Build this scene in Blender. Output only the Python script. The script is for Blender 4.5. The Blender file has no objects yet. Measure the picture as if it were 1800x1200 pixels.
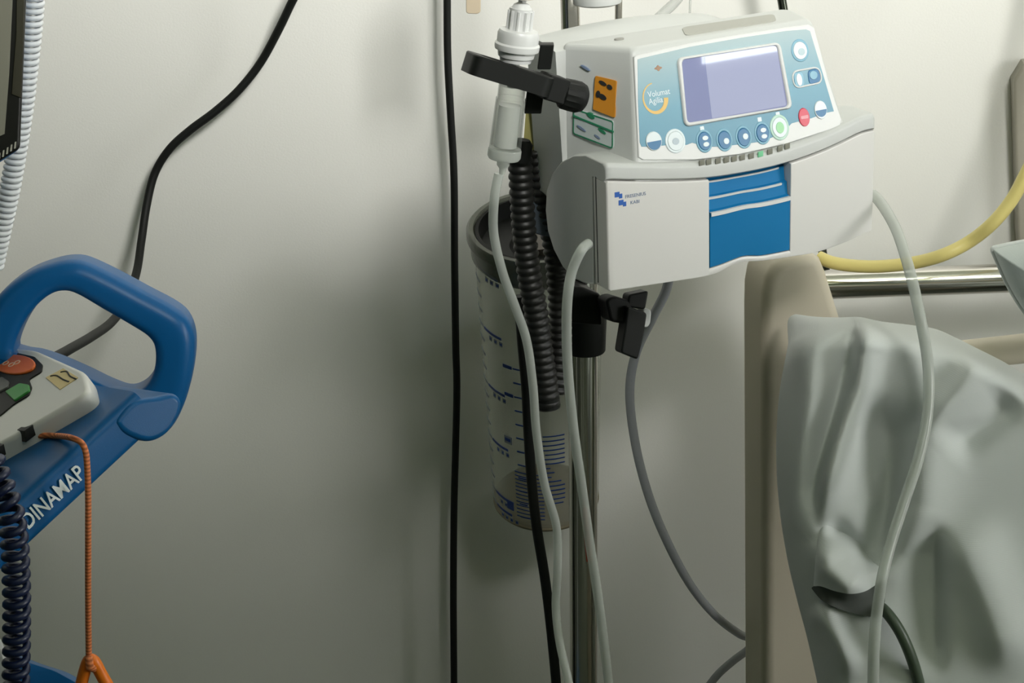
import bpy, math, random
from mathutils import Vector as V, Matrix
random.seed(7)
scn = bpy.context.scene
col = scn.collection
pi = math.pi

# ------------------------------------------------------------------ camera
F = 3500.0                                   # focal length in pixels of an 1800 wide frame
PITCH = math.radians(20)
CAM = V((0, 0, 1.55))
RT = V((1, 0, 0)); FW = V((0, math.cos(PITCH), -math.sin(PITCH))); UP = V((0, math.sin(PITCH), math.cos(PITCH)))
cd = bpy.data.cameras.new('camera'); cd.sensor_width = 36; cd.lens = 36 * F / 1800; cd.clip_start = .05
co = bpy.data.objects.new('camera', cd); col.objects.link(co)
co.location = CAM; co.rotation_euler = (pi / 2 - PITCH, 0, 0)
scn.camera = co

def ray(px, py): return FW + RT * ((px - 900) / F) - UP * ((py - 600) / F)
def at(px, py, y):
    d = ray(px, py); return CAM + d * ((y - CAM.y) / d.y)

class Plane:
    def __init__(s, o, n, up=V((0, 0, 1))):
        s.o = o.copy(); s.n = n.normalized()
        s.u = up.cross(s.n).normalized(); s.v = s.n.cross(s.u)
    def hit(s, px, py, off=0):
        d = ray(px, py); t = ((s.o + s.n * off - CAM).dot(s.n)) / d.dot(s.n)
        p = CAM + d * t - s.o
        return (p.dot(s.u), p.dot(s.v))
    def to(s, a, b, n=0): return s.o + s.u * a + s.v * b + s.n * n

# ------------------------------------------------------------------ materials
def mat(name, c, rough=.5, metal=0, bump=0, bscale=200, var=0, vscale=8, coat=0, emis=None, sheen=0, spec=.5):
    m = bpy.data.materials.new(name); m.use_nodes = True
    nt = m.node_tree; b = nt.nodes['Principled BSDF']
    b.inputs['Base Color'].default_value = (*c, 1)
    b.inputs['Roughness'].default_value = rough; b.inputs['Metallic'].default_value = metal
    b.inputs['Coat Weight'].default_value = coat
    b.inputs['Specular IOR Level'].default_value = spec
    if sheen: b.inputs['Sheen Weight'].default_value = sheen
    tc = nt.nodes.new('ShaderNodeTexCoord')
    if var:
        n = nt.nodes.new('ShaderNodeTexNoise'); n.inputs['Scale'].default_value = vscale; n.inputs['Detail'].default_value = 4
        nt.links.new(tc.outputs['Object'], n.inputs['Vector'])
        r = nt.nodes.new('ShaderNodeMix'); r.data_type = 'RGBA'
        r.inputs['A'].default_value = (*[x * (1 - var) for x in c], 1); r.inputs['B'].default_value = (*[min(1, x * (1 + var)) for x in c], 1)
        nt.links.new(n.outputs['Fac'], r.inputs['Factor']); nt.links.new(r.outputs['Result'], b.inputs['Base Color'])
    if bump:
        n = nt.nodes.new('ShaderNodeTexNoise'); n.inputs['Scale'].default_value = bscale
        nt.links.new(tc.outputs['Object'], n.inputs['Vector'])
        bp = nt.nodes.new('ShaderNodeBump'); bp.inputs['Strength'].default_value = bump; bp.inputs['Distance'].default_value = .001
        nt.links.new(n.outputs['Fac'], bp.inputs['Height']); nt.links.new(bp.outputs['Normal'], b.inputs['Normal'])
    if emis:
        b.inputs['Emission Color'].default_value = (*emis[0], 1); b.inputs['Emission Strength'].default_value = emis[1]
    return m

def clear_mat(name, tint, see, rough=.12, milk=(.8, .82, .8), edge=.55):
    """thin translucent plastic: partly see-through, partly milky, with a gloss"""
    m = bpy.data.materials.new(name); m.use_nodes = True
    nt = m.node_tree; N = nt.nodes; L = nt.links
    for n in list(N):
        if n.type != 'OUTPUT_MATERIAL': N.remove(n)
    out = [n for n in N if n.type == 'OUTPUT_MATERIAL'][0]
    t = N.new('ShaderNodeBsdfTransparent'); t.inputs['Color'].default_value = (*tint, 1)
    d = N.new('ShaderNodeBsdfPrincipled'); d.inputs['Base Color'].default_value = (*milk, 1); d.inputs['Roughness'].default_value = rough
    lw = N.new('ShaderNodeLayerWeight'); lw.inputs['Blend'].default_value = .35
    mr = N.new('ShaderNodeMapRange'); mr.inputs['From Min'].default_value = 0; mr.inputs['From Max'].default_value = 1
    mr.inputs['To Min'].default_value = 1 - see; mr.inputs['To Max'].default_value = min(1, (1 - see) + edge * see)
    L.new(lw.outputs['Facing'], mr.inputs['Value'])
    mx = N.new('ShaderNodeMixShader'); L.new(mr.outputs['Result'], mx.inputs['Fac'])
    L.new(t.outputs[0], mx.inputs[1]); L.new(d.outputs[0], mx.inputs[2]); L.new(mx.outputs[0], out.inputs['Surface'])
    return m

M = {}
M['wall'] = mat('wall_paint', (.76, .757, .71), .62, bump=.12, bscale=420, var=.02, vscale=3)
M['wall2'] = mat('wall_paint_room', (.21, .26, .17), .7, var=.03)
M['floor'] = mat('floor_vinyl', (.10, .11, .09), .4, var=.08)
M['ceil'] = mat('ceiling_paint', (.34, .37, .29), .8, var=.02)
M['white'] = mat('white_plastic', (.70, .695, .67), .38, bump=.04, bscale=900)
M['white2'] = mat('housing_plastic', (.56, .575, .56), .42, bump=.05, bscale=900)
M['rim'] = mat('keypad_white', (.68, .69, .68), .35)
M['door'] = mat('door_white', (.71, .70, .675), .36, bump=.03, bscale=900)
M['blue'] = mat('door_blue', (.006, .17, .40), .5, bump=.03, spec=.2)
M['dblue'] = mat('monitor_blue', (.002, .098, .29), .36, bump=.08, bscale=1200, spec=.3)
M['black'] = mat('black_plastic', (.006, .007, .006), .5, spec=.3)
M['rubber'] = mat('black_rubber', (.006, .007, .006), .6, spec=.3)
M['dark'] = mat('dark_gap', (.03, .03, .03), .6)
M['hosebk'] = mat('black_hose', (.010, .010, .009), .48)
M['chrome'] = mat('chrome_steel', (.62, .60, .56), .16, 1, var=.02)
M['brush'] = mat('brushed_steel', (.60, .57, .52), .24, 1, var=.03)
M['cream'] = mat('bed_plastic', (.64, .58, .46), .38, bump=.05, bscale=700)
M['sheet'] = mat('sheet_cotton', (.58, .61, .595), .85, bump=.25, bscale=1400, sheen=.15)
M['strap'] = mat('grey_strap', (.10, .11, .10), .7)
M['pillow'] = mat('pillow_cotton', (.52, .57, .555), .85, bump=.2, bscale=1200)
M['seam'] = mat('pillow_piping', (.70, .73, .71), .8)
M['yellow'] = mat('yellow_hose', (.70, .60, .22), .35)
M['ochre'] = mat('orange_sticker', (.62, .25, .02), .5)
M['olive'] = mat('yellow_label', (.36, .33, .12), .5)
M['green'] = mat('green_print', (.02, .20, .10), .5)
M['paleg'] = mat('sticker_ground', (.50, .56, .56), .5)
M['ink'] = mat('black_ink', (.02, .02, .02), .6)
M['greyink'] = mat('grey_ink', (.18, .24, .36), .6)
M['blueink'] = mat('blue_ink', (.01, .045, .24), .5)
M['greytick'] = mat('far_tick_ink', (.22, .25, .28), .6)
M['logo'] = mat('logo_blue', (.03, .12, .45), .5)
M['panelwhite'] = mat('panel_print_white', (.72, .80, .82), .35)
M['btnblue'] = mat('button_blue', (.03, .16, .33), .35)
M['btnring'] = mat('button_ring', (.22, .43, .55), .35)
M['btnwhite'] = mat('button_white', (.68, .75, .77), .3)
M['btngreen'] = mat('button_green', (.30, .62, .32), .35)
M['ledgreen'] = mat('led_green', (.20, .60, .33), .4)
M['ledgrey'] = mat('led_window', (.21, .21, .17), .4)
M['btnred'] = mat('button_red', (.62, .06, .10), .35)
M['arc'] = mat('arc_yellow', (.75, .50, .16), .5)
M['orange'] = mat('orange_button', (.72, .15, .025), .35)
M['orangecord'] = mat('orange_braid', (.62, .17, .05), .65)
M['ring'] = mat('orange_clip', (.85, .20, .01), .4)
M['navy'] = mat('navy_coil', (.004, .010, .045), .38)
M['gbtn'] = mat('thermo_green', (.05, .28, .06), .4)
M['tan'] = mat('masking_tape', (.70, .56, .28), .6)
M['whitehose'] = mat('white_coil', (.74, .76, .78), .4)
M['bezel'] = mat('display_bezel', (.006, .006, .005), .35)
M['lcd'] = mat('pump_lcd', (.09, .10, .20), .02, emis=((.38, .41, .57), .50), spec=.9)  # emission raised to paint in the pale wall's reflection
M['glassblk'] = mat('display_glass', (.012, .012, .010), .10, spec=.9)
M['tube'] = clear_mat('clear_tube', (.93, .95, .93), .50, .2, (.60, .63, .59))
M['tubegrey'] = clear_mat('grey_tube', (.8, .82, .86), .35, .25, (.40, .41, .44))
M['tubefaint'] = clear_mat('fine_tube', (.95, .96, .95), .70, .2, (.6, .62, .6))
M['canister'] = clear_mat('canister_plastic', (.97, .975, .96), .88, .15, (.62, .63, .57))
M['chamber'] = clear_mat('chamber_plastic', (.96, .97, .96), .95, .08, (.10, .11, .10), .45)
M['lidclear'] = clear_mat('lid_rim_plastic', (.75, .76, .72), .50, .2, (.20, .21, .18))
M['fluid'] = clear_mat('chamber_fluid', (.98, .985, .98), .55, .1, (.95, .95, .93))
M['added_curtain'] = mat('added_navy_cloth', (.010, .03, .07), .8, var=.1)
M['beige'] = mat('beige_box', (.36, .34, .28), .5)

def keypad_mat(oz, lo, hi):
    """printed colour fade of the keypad foil: pale blue above, teal below (along the panel's own height)"""
    m = mat('keypad_print', (.2, .4, .5), .34)
    nt = m.node_tree; b = nt.nodes['Principled BSDF']
    uv = nt.nodes.new('ShaderNodeAttribute'); uv.attribute_name = 'height'
    cr = nt.nodes.new('ShaderNodeValToRGB'); e = cr.color_ramp.elements
    e[0].position = 0; e[0].color = (.08, .25, .36, 1); e[1].position = 1; e[1].color = (.36, .47, .49, 1)
    k = e.new(.45); k.color = (.14, .33, .43, 1)
    nt.links.new(uv.outputs['Fac'], cr.inputs['Fac']); nt.links.new(cr.outputs['Color'], b.inputs['Base Color'])
    return m

def braid(m):                                  # woven cord: fine bands round the cord
    nt = m.node_tree; b = nt.nodes['Principled BSDF']
    tc = nt.nodes.new('ShaderNodeTexCoord'); w = nt.nodes.new('ShaderNodeTexWave'); w.bands_direction = 'Z'; w.inputs['Scale'].default_value = 120
    w.inputs['Distortion'].default_value = 1
    cr = nt.nodes.new('ShaderNodeValToRGB'); cr.color_ramp.elements[0].color = (.40, .10, .03, 1); cr.color_ramp.elements[1].color = (.80, .26, .09, 1)
    nt.links.new(tc.outputs['Object'], w.inputs['Vector']); nt.links.new(w.outputs['Fac'], cr.inputs['Fac']); nt.links.new(cr.outputs['Color'], b.inputs['Base Color'])
braid(M['orangecord'])
def weave(m, s):
    nt = m.node_tree; b = nt.nodes['Principled BSDF']
    tc = nt.nodes.new('ShaderNodeTexCoord'); w = nt.nodes.new('ShaderNodeTexWave'); w.bands_direction = 'Z'; w.inputs['Scale'].default_value = s; w.inputs['Distortion'].default_value = 2
    bp = nt.nodes.new('ShaderNodeBump'); bp.inputs['Strength'].default_value = .08; bp.inputs['Distance'].default_value = .0006
    nt.links.new(tc.outputs['Object'], w.inputs['Vector']); nt.links.new(w.outputs['Fac'], bp.inputs['Height']); nt.links.new(bp.outputs['Normal'], b.inputs['Normal'])
weave(M['sheet'], 240)

# ------------------------------------------------------------------ mesh helpers (world coordinates)
class MB:
    def __init__(s): s.v = []; s.f = []; s.h = None
    def add(s, vs, fs):
        k = len(s.v); s.v += [V(x) for x in vs]; s.f += [tuple(i + k for i in f) for f in fs]
    def rings(s, rings, close=True, caps=(True, True)):
        n = len(rings[0]); vs = [p for r in rings for p in r]; fs = []
        for i in range(len(rings) - 1):
            for j in range(n if close else n - 1):
                a = i * n + j; b = i * n + (j + 1) % n
                fs.append((a, b, b + n, a + n))
        if close and caps[0]: fs.append(tuple(range(n - 1, -1, -1)))
        if close and caps[1]: fs.append(tuple(range((len(rings) - 1) * n, len(rings) * n)))
        s.add(vs, fs)

def tag(o, label, cat, group=None, kind=None):
    if label: o['label'] = label
    if cat: o['category'] = cat
    if group: o['group'] = group
    if kind: o['kind'] = kind
    return o

def wloc(o):
    p = V((0, 0, 0))
    while o: p = p + V(o.location); o = o.parent
    return p

def obj(name, mb, m, parent=None, angle=40, label=None):
    if parent is None:
        lo = V((min(p[i] for p in mb.v) for i in range(3))); hi = V((max(p[i] for p in mb.v) for i in range(3)))
        L = V(((lo.x + hi.x) / 2, (lo.y + hi.y) / 2, lo.z))
    else: L = wloc(parent)
    me = bpy.data.meshes.new(name)
    me.from_pydata([tuple(p - L) for p in mb.v], [], mb.f)
    import bmesh
    bm = bmesh.new(); bm.from_mesh(me); bmesh.ops.recalc_face_normals(bm, faces=bm.faces)
    for f in bm.faces: f.smooth = True
    lim = math.radians(angle)
    for e in bm.edges:
        e.smooth = (len(e.link_faces) == 2 and e.calc_face_angle(0) < lim)
    bm.to_mesh(me); bm.free()
    if isinstance(m, (list, tuple)):
        for k in m: me.materials.append(k)
    else: me.materials.append(m)
    o = bpy.data.objects.new(name, me); col.objects.link(o)
    if any(len(f) > 6 for f in mb.f):
        wn = o.modifiers.new('flat_caps', 'WEIGHTED_NORMAL'); wn.keep_sharp = True; wn.weight = 100
    if parent is None: o.location = L
    else: o.parent = parent
    if label: o['label'] = label
    return o

def thing(name, loc, label, cat, group=None):
    o = bpy.data.objects.new(name, None); o.empty_display_size = .05; col.objects.link(o); o.location = loc
    return tag(o, label, cat, group)

def smooth(pts, n=10, closed=False):
    """Catmull-Rom through the points"""
    P = [V(p) for p in pts]; out = []; L = len(P)
    for i in range(L if closed else L - 1):
        if closed: a, b, c, d = P[i - 1], P[i], P[(i + 1) % L], P[(i + 2) % L]
        else: a, b, c, d = P[max(i - 1, 0)], P[i], P[i + 1], P[min(i + 2, L - 1)]
        for k in range(n):
            t = k / n
            out.append(.5 * ((2 * b) + (c - a) * t + (2 * a - 5 * b + 4 * c - d) * t * t + (3 * b - 3 * c + d - a) * t ** 3))
    if not closed: out.append(P[-1])
    return out

def resample(pts, step):
    out = [pts[0].copy()]; acc = 0
    for a, b in zip(pts, pts[1:]):
        L = (b - a).length
        if L < 1e-9: continue
        t = step - acc
        while t <= L:
            out.append(a + (b - a) * (t / L)); t += step
        acc = (acc + L) % step
    out.append(pts[-1].copy())
    return out

def frames(pts):
    T = []
    for i in range(len(pts)):
        t = pts[min(i + 1, len(pts) - 1)] - pts[max(i - 1, 0)]
        T.append(t.normalized() if t.length > 1e-9 else V((0, 0, 1)))
    n = T[0].orthogonal().normalized(); out = []
    for t in T:
        n = (n - t * n.dot(t)); n = n.normalized() if n.length > 1e-6 else t.orthogonal().normalized()
        out.append((n, t.cross(n), t))
    return out

def tube_mb(pts, r, seg=14, mb=None, capround=False):
    mb = mb or MB(); fr = frames(pts); R = []
    for i, p in enumerate(pts):
        rr = r(i, len(pts)) if callable(r) else r
        n, b, t = fr[i]
        R.append([p + (n * math.cos(2 * pi * k / seg) + b * math.sin(2 * pi * k / seg)) * rr for k in range(seg)])
    mb.rings(R); return mb

def hose(px, r, n=14, seg=14):                    # px: list of (x, y, depth)
    return tube_mb(smooth([at(*p) for p in px], n), r, seg)

def corrugated(pts, r0, r1, pitch, seg=18):
    p = resample(pts, pitch / 6)
    prof = [r0, r0 + (r1 - r0) * .75, r1, r1, r0 + (r1 - r0) * .75, r0]
    return tube_mb(p, lambda i, n: prof[i % 6], seg)

def coil(pts, R, r, pitch, seg=9, per=16, mb=None):
    p = resample(pts, pitch / per); fr = frames(p); q = []
    for i, c in enumerate(p):
        n, b, t = fr[i]; a = 2 * pi * i / per
        q.append(c + (n * math.cos(a) + b * math.sin(a)) * R)
    return tube_mb(q, r, seg, mb)

def lathe(prof, base, axis, seg=40, mb=None, a0=0, a1=2 * pi):
    """prof: list of (radius, height along axis)"""
    mb = mb or MB(); ax = axis.normalized(); x = ax.cross(V((0, 1, 0))).normalized(); y = ax.cross(x)
    R = [[base + ax * h + (x * math.cos(2 * pi * k / seg) + y * math.sin(2 * pi * k / seg)) * max(r, 1e-5) for k in range(seg)] for r, h in prof]
    mb.rings(R); return mb

def rpoly(poly, r, n=5):
    """round the corners of a 2D polygon"""
    out = []; L = len(poly)
    for i in range(L):
        a, b, c = (V((*poly[j % L], 0)) for j in (i - 1, i, i + 1))
        rr = r[i] if isinstance(r, (list, tuple)) else r
        d1 = a - b; d2 = c - b
        k = min(rr, d1.length * .49, d2.length * .49)
        p, q = b + d1.normalized() * k, b + d2.normalized() * k
        for j in range(n + 1):
            t = j / n; s = p * (1 - t) ** 2 + b * 2 * t * (1 - t) + q * t * t
            out.append((s.x, s.y))
    return out

def ell(cx, cy, rx, ry, n=28, rot=0):
    c, s = math.cos(rot), math.sin(rot)
    return [(cx + rx * math.cos(t) * c - ry * math.sin(t) * s, cy + rx * math.cos(t) * s + ry * math.sin(t) * c) for t in (2 * pi * k / n for k in range(n))]

def inset(poly, d):
    L = len(poly); A = sum(poly[i][0] * poly[(i + 1) % L][1] - poly[(i + 1) % L][0] * poly[i][1] for i in range(L))
    sg = 1 if A > 0 else -1; out = []
    for i in range(L):
        p = V((*poly[i - 1], 0)); q = V((*poly[i], 0)); r = V((*poly[(i + 1) % L], 0))
        e1 = q - p; e2 = r - q
        e1 = e1.normalized() if e1.length > 1e-9 else e2.normalized(); e2 = e2.normalized() if e2.length > 1e-9 else e1
        n = V((-(e1.y + e2.y), e1.x + e2.x, 0))
        if n.length < 1e-6: n = V((-e1.y, e1.x, 0))
        n.normalize(); c = max(.35, n.dot(V((-e1.y, e1.x, 0))))
        o = q + n * (sg * d / c); out.append((o.x, o.y))
    for _ in range(14):                                  # where the offset folds over itself, pull the loop together
        bad = [i for i in range(L) if (out[(i + 1) % L][0] - out[i][0]) * (poly[(i + 1) % L][0] - poly[i][0]) + (out[(i + 1) % L][1] - out[i][1]) * (poly[(i + 1) % L][1] - poly[i][1]) < -1e-14]
        if not bad: break
        grp = []
        for i in bad:
            if grp and i - grp[-1][1] <= 1: grp[-1][1] = i
            else: grp.append([i, i])
        for a, b in grp:
            a -= 1; b += 2; p, q = out[a], out[b % L]
            for k in range(a, b + 1):
                t = (k - a) / (b - a); out[k % L] = (p[0] + (q[0] - p[0]) * t, p[1] + (q[1] - p[1]) * t)
    return out

def prism(poly, to, n0, n1, bev=0, mb=None, seg=4, both=True):
    """solid between heights n0 < n1 over a 2D outline; to(a, b, n) -> world; edges rounded by bev"""
    mb = mb or MB(); R = []
    if bev and both:
        for k in range(seg + 1):
            t = k / seg * pi / 2
            R.append([to(a, b, n0 + bev * (1 - math.sin(t))) for a, b in inset(poly, bev * (1 - math.cos(pi / 2 - pi / 2 + t)) if False else bev * (1 - math.sin(t)))] if False else
                     [to(a, b, n0 + bev * (1 - math.cos(t))) for a, b in inset(poly, bev * (1 - math.sin(t)))])
    else: R.append([to(a, b, n0) for a, b in poly])
    if bev:
        for k in range(seg + 1):
            t = k / seg * pi / 2
            R.append([to(a, b, n1 - bev * (1 - math.sin(t))) for a, b in inset(poly, bev * (1 - math.cos(t)))])
    else: R.append([to(a, b, n1) for a, b in poly])
    mb.rings(R); return mb

def ringprism(outer, inner, to, n0, n1, mb=None, r=.0):
    """flat ring between two outlines with the same count"""
    mb = mb or MB()
    A = [to(a, b, n0) for a, b in outer]; B = [to(a, b, n1 - r) for a, b in outer]
    mid = inset(outer, r) if r else outer; mid2 = inset(inner, -r) if r else inner
    C = [to(a, b, n1) for a, b in mid]; D = [to(a, b, n1) for a, b in mid2]
    E_ = [to(a, b, n1 - r) for a, b in inner]; G = [to(a, b, n0) for a, b in inner]
    n = len(A); rs = [A, B, C, D, E_, G]
    if not r: rs = [A, B, E_, G]
    vs = [p for q in rs for p in q]; fs = []; K = len(rs)
    for i in range(K):
        for j in range(n):
            a = i * n + j; b = i * n + (j + 1) % n; c = ((i + 1) % K) * n + (j + 1) % n; d = ((i + 1) % K) * n + j
            fs.append((a, b, c, d))
    mb.add(vs, fs); return mb

def box_mb(c, sx, sy, sz, bev=.002, X=V((1, 0, 0)), Y=V((0, 1, 0)), Z=V((0, 0, 1)), mb=None):
    to = lambda a, b, n: c + X * a + Y * b + Z * n
    return prism(rpoly([(-sx / 2, -sy / 2), (sx / 2, -sy / 2), (sx / 2, sy / 2), (-sx / 2, sy / 2)], max(bev, 1e-4), 3), to, -sz / 2, sz / 2, bev, mb, 3)

def cyl_mb(a, b, r, seg=28, bev=.0008, mb=None):
    ax = (b - a); L = ax.length
    pr = [(0, 0), (r - bev, 0), (r, bev), (r, L - bev), (r - bev, L), (0, L)]
    axn = ax.normalized(); x = axn.orthogonal().normalized(); y = axn.cross(x); mb = mb or MB()
    mb.rings([[a + axn * h + (x * math.cos(2 * pi * k / seg) + y * math.sin(2 * pi * k / seg)) * max(rr, 1e-5) for k in range(seg)] for rr, h in pr])
    return mb

def text_mb(s, size, to, h, mb=None, sx=1.0, bold=0):
    """lettering as mesh; to(a, b, n)"""
    cu = bpy.data.curves.new('lettering', 'FONT'); cu.body = s; cu.size = size; cu.extrude = h / 2; cu.align_x = 'CENTER'; cu.align_y = 'CENTER'; cu.offset = bold
    cu.resolution_u = 3
    o = bpy.data.objects.new('lettering', cu); col.objects.link(o)
    dg = bpy.context.evaluated_depsgraph_get(); dg.update()
    me = bpy.data.meshes.new_from_object(o.evaluated_get(dg))
    mb = mb or MB()
    mb.add([to(v.co.x * sx, v.co.y, v.co.z + h / 2) for v in me.vertices], [tuple(p.vertices) for p in me.polygons])
    bpy.data.objects.remove(o); bpy.data.curves.remove(cu); bpy.data.meshes.remove(me)
    return mb

# ------------------------------------------------------------------ the room
WY = 2.16
def wall(name, c, sx, sy, sz, m):
    o = obj(name, box_mb(V(c), sx, sy, sz, 0.0005), m); o['kind'] = 'structure'; return o
wall('floor', (0, 0, -.05), 5.4, 4.6, .1, M['floor'])
wall('ceiling', (0, 0, 2.75), 5.4, 4.6, .1, M['ceil'])
wall('wall_back', (0, WY + .05, 1.35), 5.4, .1, 2.7, M['wall'])
wall('wall_left', (-2.25, 0, 1.35), .1, 4.3, 2.7, M['wall2'])
wall('wall_right', (2.25, 0, 1.35), .1, 4.3, 2.7, M['wall2'])
wall('wall_front', (0, -2.2, 1.35), 4.6, .1, 2.7, M['wall2'])

# ------------------------------------------------------------------ infusion pump
th = math.radians(28); rl = math.radians(2.5)
u0 = V((math.cos(th), math.sin(th), 0)); v0 = V((0, 0, 1)); PWd = V((math.sin(th), -math.cos(th), 0))
PU = u0 * math.cos(rl) + v0 * math.sin(rl); PV = v0 * math.cos(rl) - u0 * math.sin(rl)
PO = at(1066, 512, 1.62)
def PW(u, v, w): return PO + PU * u + PV * v + PWd * w
def phit(px, py, w):
    d = ray(px, py); t = ((PO + PWd * w - CAM).dot(PWd)) / d.dot(PWd); p = CAM + d * t - PO
    return p.dot(PU), p.dot(PV)
def B(u): return .0035 + .0065 * max(0, 1 - ((u - .14) / .142) ** 2)
def PF(v): return .004 - .3 * (max(v, .1) - .1)              # leaning control panel plane
def hitB(px, py):
    w = 0
    for _ in range(12): u, v = phit(px, py, w); w = B(u)
    return u, v
def hitP(px, py):
    w = 0
    for _ in range(25): u, v = phit(px, py, w); w = PF(v)
    return u, v
def interp(tab):
    tab = sorted(tab)
    def f(x):
        if x <= tab[0][0]: return tab[0][1]
        for (a, b), (c, d) in zip(tab, tab[1:]):
            if x <= c:
                t = (x - a) / (c - a); return b + (d - b) * t
        return tab[-1][1]
    return f
def sinterp(tab):
    pts = smooth([V((a, b, 0)) for a, b in sorted(tab)], 8); return interp([(p.x, p.y) for p in pts])
vs = sinterp([hitB(*p) for p in ((1068, 315), (1150, 316), (1240, 313), (1310, 303), (1380, 287), (1450, 262), (1515, 231))])
vb = sinterp([hitB(*p) for p in ((1067, 513), (1180, 496), (1232, 488), (1262, 480), (1285, 468), (1305, 461), (1340, 459), (1390, 452), (1440, 443), (1490, 425), (1520, 410))])
UMAX = .281
pump = thing('infusion_pump', PW(.14, 0, -.05), 'white infusion pump with pale blue keypad and blue door latch, clamped to the steel pole', 'infusion pump')

def lower_ring(u, s=1.0):
    q = vs(u); b = B(u)
    P = [(b - .002, q - .0006), (b, q + .001), (b, q + .0095), (b - .0012, q + .0125), (b - .004, q + .0142), (-.03, max(.1142 - .3 * max(0, .099 - q), q + .0145)), (-.052, .1095), (-.075, .098), (-.092, .083),
         (-.104, .064), (-.107, .045), (-.104, .026), (-.094, .011), (-.078, -.001), (-.060, -.0065), (-.04, -.0055), (-.0225, -.001), (b - .0225, q - .0006)]
    cw, cv = -.05, .055
    return [(cw + (w - cw) * s, cv + (v - cv) * s) for w, v in P]
mb = MB(); R = []
us = [0, .0008, .003] + [.006 + (UMAX - .012) * k / 36 for k in range(37)] + [UMAX - .003, UMAX - .0008, UMAX]
sc = {0: .955, .0008: .98, .003: .995, UMAX - .003: .995, UMAX - .0008: .98, UMAX: .955}
for u in us: R.append([PW(u, v, w) for w, v in lower_ring(u, sc.get(u, 1))])
mb.rings(R); obj('lower_housing', mb, M['white2'], pump, 50)

def door_piece(ua, ub, fa, fb, mb, ra=.0018, rb=.0018, depth=.0215):
    """plate between u = ua..ub, bottom fa(u), top fb(u), following the bowed front"""
    R = []; N = 22
    st = [(ua, ra)] + ([(ua + ra * .35, ra * .45)] if ra else []) + [(ua + ra + (ub - ua - ra - rb) * k / N, 0) for k in range(N + 1)] + ([(ub - rb * .35, rb * .45)] if rb else []) + [(ub, rb)]
    for u, c in st:
        w = B(u); lo = fa(u); hi = fb(u); r = .0016
        ring = [(w - depth, lo + c), (w - r - c, lo + c), (w - r * .3 - c, lo + r * .3 + c), (w - c, lo + r + c), (w - c, (lo + hi) / 2), (w - c, hi - r - c), (w - r * .3 - c, hi - r * .3 - c), (w - r - c, hi - c), (w - depth, hi - c)]
        R.append([PW(u, b, a) for a, b in ring])
    mb.rings(R)
uL0, uL1 = hitB(1241, 313)[0], hitB(1253, 470)[0]
uR0, uR1 = hitB(1390, 287)[0], hitB(1389, 440)[0]
gap = lambda u: vs(u) - .0017
door = MB()
ul = (uL0 + uL1) / 2; ur = (uR0 + uR1) / 2
bb = sinterp([hitB(*p) for p in ((1240, 474), (1252, 470), (1270, 464), (1290, 456), (1310, 450), (1340, 449), (1388, 440), (1400, 438))])
door_piece(0, ul, vb, gap, door, rb=.0006); door_piece(ur, UMAX, vb, gap, door, ra=.0006)
door_piece(ul - .001, ur + .001, vb, lambda u: bb(u) - .0003, door, 0, 0)
dr = obj('door', door, M['door'], pump, 35)
mb = MB(); R = []
for k in range(25):
    u = ul + .0006 + (ur - ul - .0012) * k / 24; lo = bb(u); hi = gap(u) - .0005; f = lambda t: lo + (hi - lo) * t
    dome = .0012 * (1 - (2 * k / 24 - 1) ** 2)
    pr = [(0, -.02), (0, -.001), (.01, .0), (.3, dome), (.56, dome), (.60, .0012), (.625, .0012), (.65, -.004), (.76, -.0052), (.785, -.0050), (.80, -.0085), (.93, -.0100), (.955, -.0098), (.97, -.013), (1, -.0145), (1, -.02)]
    R.append([PW(u, f(t), B(u) + n) for t, n in pr])
mb.rings(R); lat = obj('door_latch', mb, M['blue'], pump, 50, 'blue sunken door latch with white ridges')
for (ta, tb, na, nb) in ((.594, .636, .0020, .0018), (.764, .789, -.0045, -.0042), (.936, .958, -.0094, -.009)):
    mb = MB(); R = []
    for k in range(25):
        u = ul + .001 + (ur - ul - (.002 if ta < .7 else .0075)) * k / 24; lo = bb(u); hi = gap(u) - .0005
        R.append([PW(u, lo + (hi - lo) * t, B(u) + n) for t, n in ((ta, na - .003), (ta, na), (tb, nb), (tb, nb - .003))])
    mb.rings(R); obj('ridge', mb, M['rim'], lat)
# maker's mark and two lines of small lettering on the door
def dto(px, py):
    u, v = hitB(px, py)
    return lambda a, b, n: PW(u + a, v + b, B(u + a) + n)
mb = MB()
for px, py in ((1087, 343), (1094, 357)):
    to = dto(px, py)
    prism([(-.0035, -.0015), (.0005, -.0015), (.0005, -.003), (.0035, -.003), (.0035, .001), (.001, .001), (.001, .003), (-.0035, .003)], to, -.0004, .0003, 0, mb)
obj('logo', mb, M['logo'], dr)
mb = MB(); text_mb('FRESENIUS', .0042, dto(1117, 343), .0003, mb, 1.0); text_mb('KABI', .0042, dto(1116, 355), .0003, mb, 1.0)
obj('lettering', mb, M['greyink'], dr)
# parting line on the left end of the door
mb = MB()
for w in (-.013, -.036):
    mb.add([PW(-.0003 + .0015 * (w < -.03), .004, w), PW(-.0003 + .0015 * (w < -.03), .099, w), PW(-.0003 + .0015 * (w < -.03), .099, w - .0011), PW(-.0003 + .0015 * (w < -.03), .004, w - .0011),
            PW(.003, .004, w), PW(.003, .099, w), PW(.003, .099, w - .0011), PW(.003, .004, w - .0011)], [(0, 1, 2, 3), (7, 6, 5, 4), (0, 4, 5, 1), (1, 5, 6, 2), (2, 6, 7, 3), (3, 7, 4, 0)])
obj('door_groove', mb, M['dark'], dr)
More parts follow.
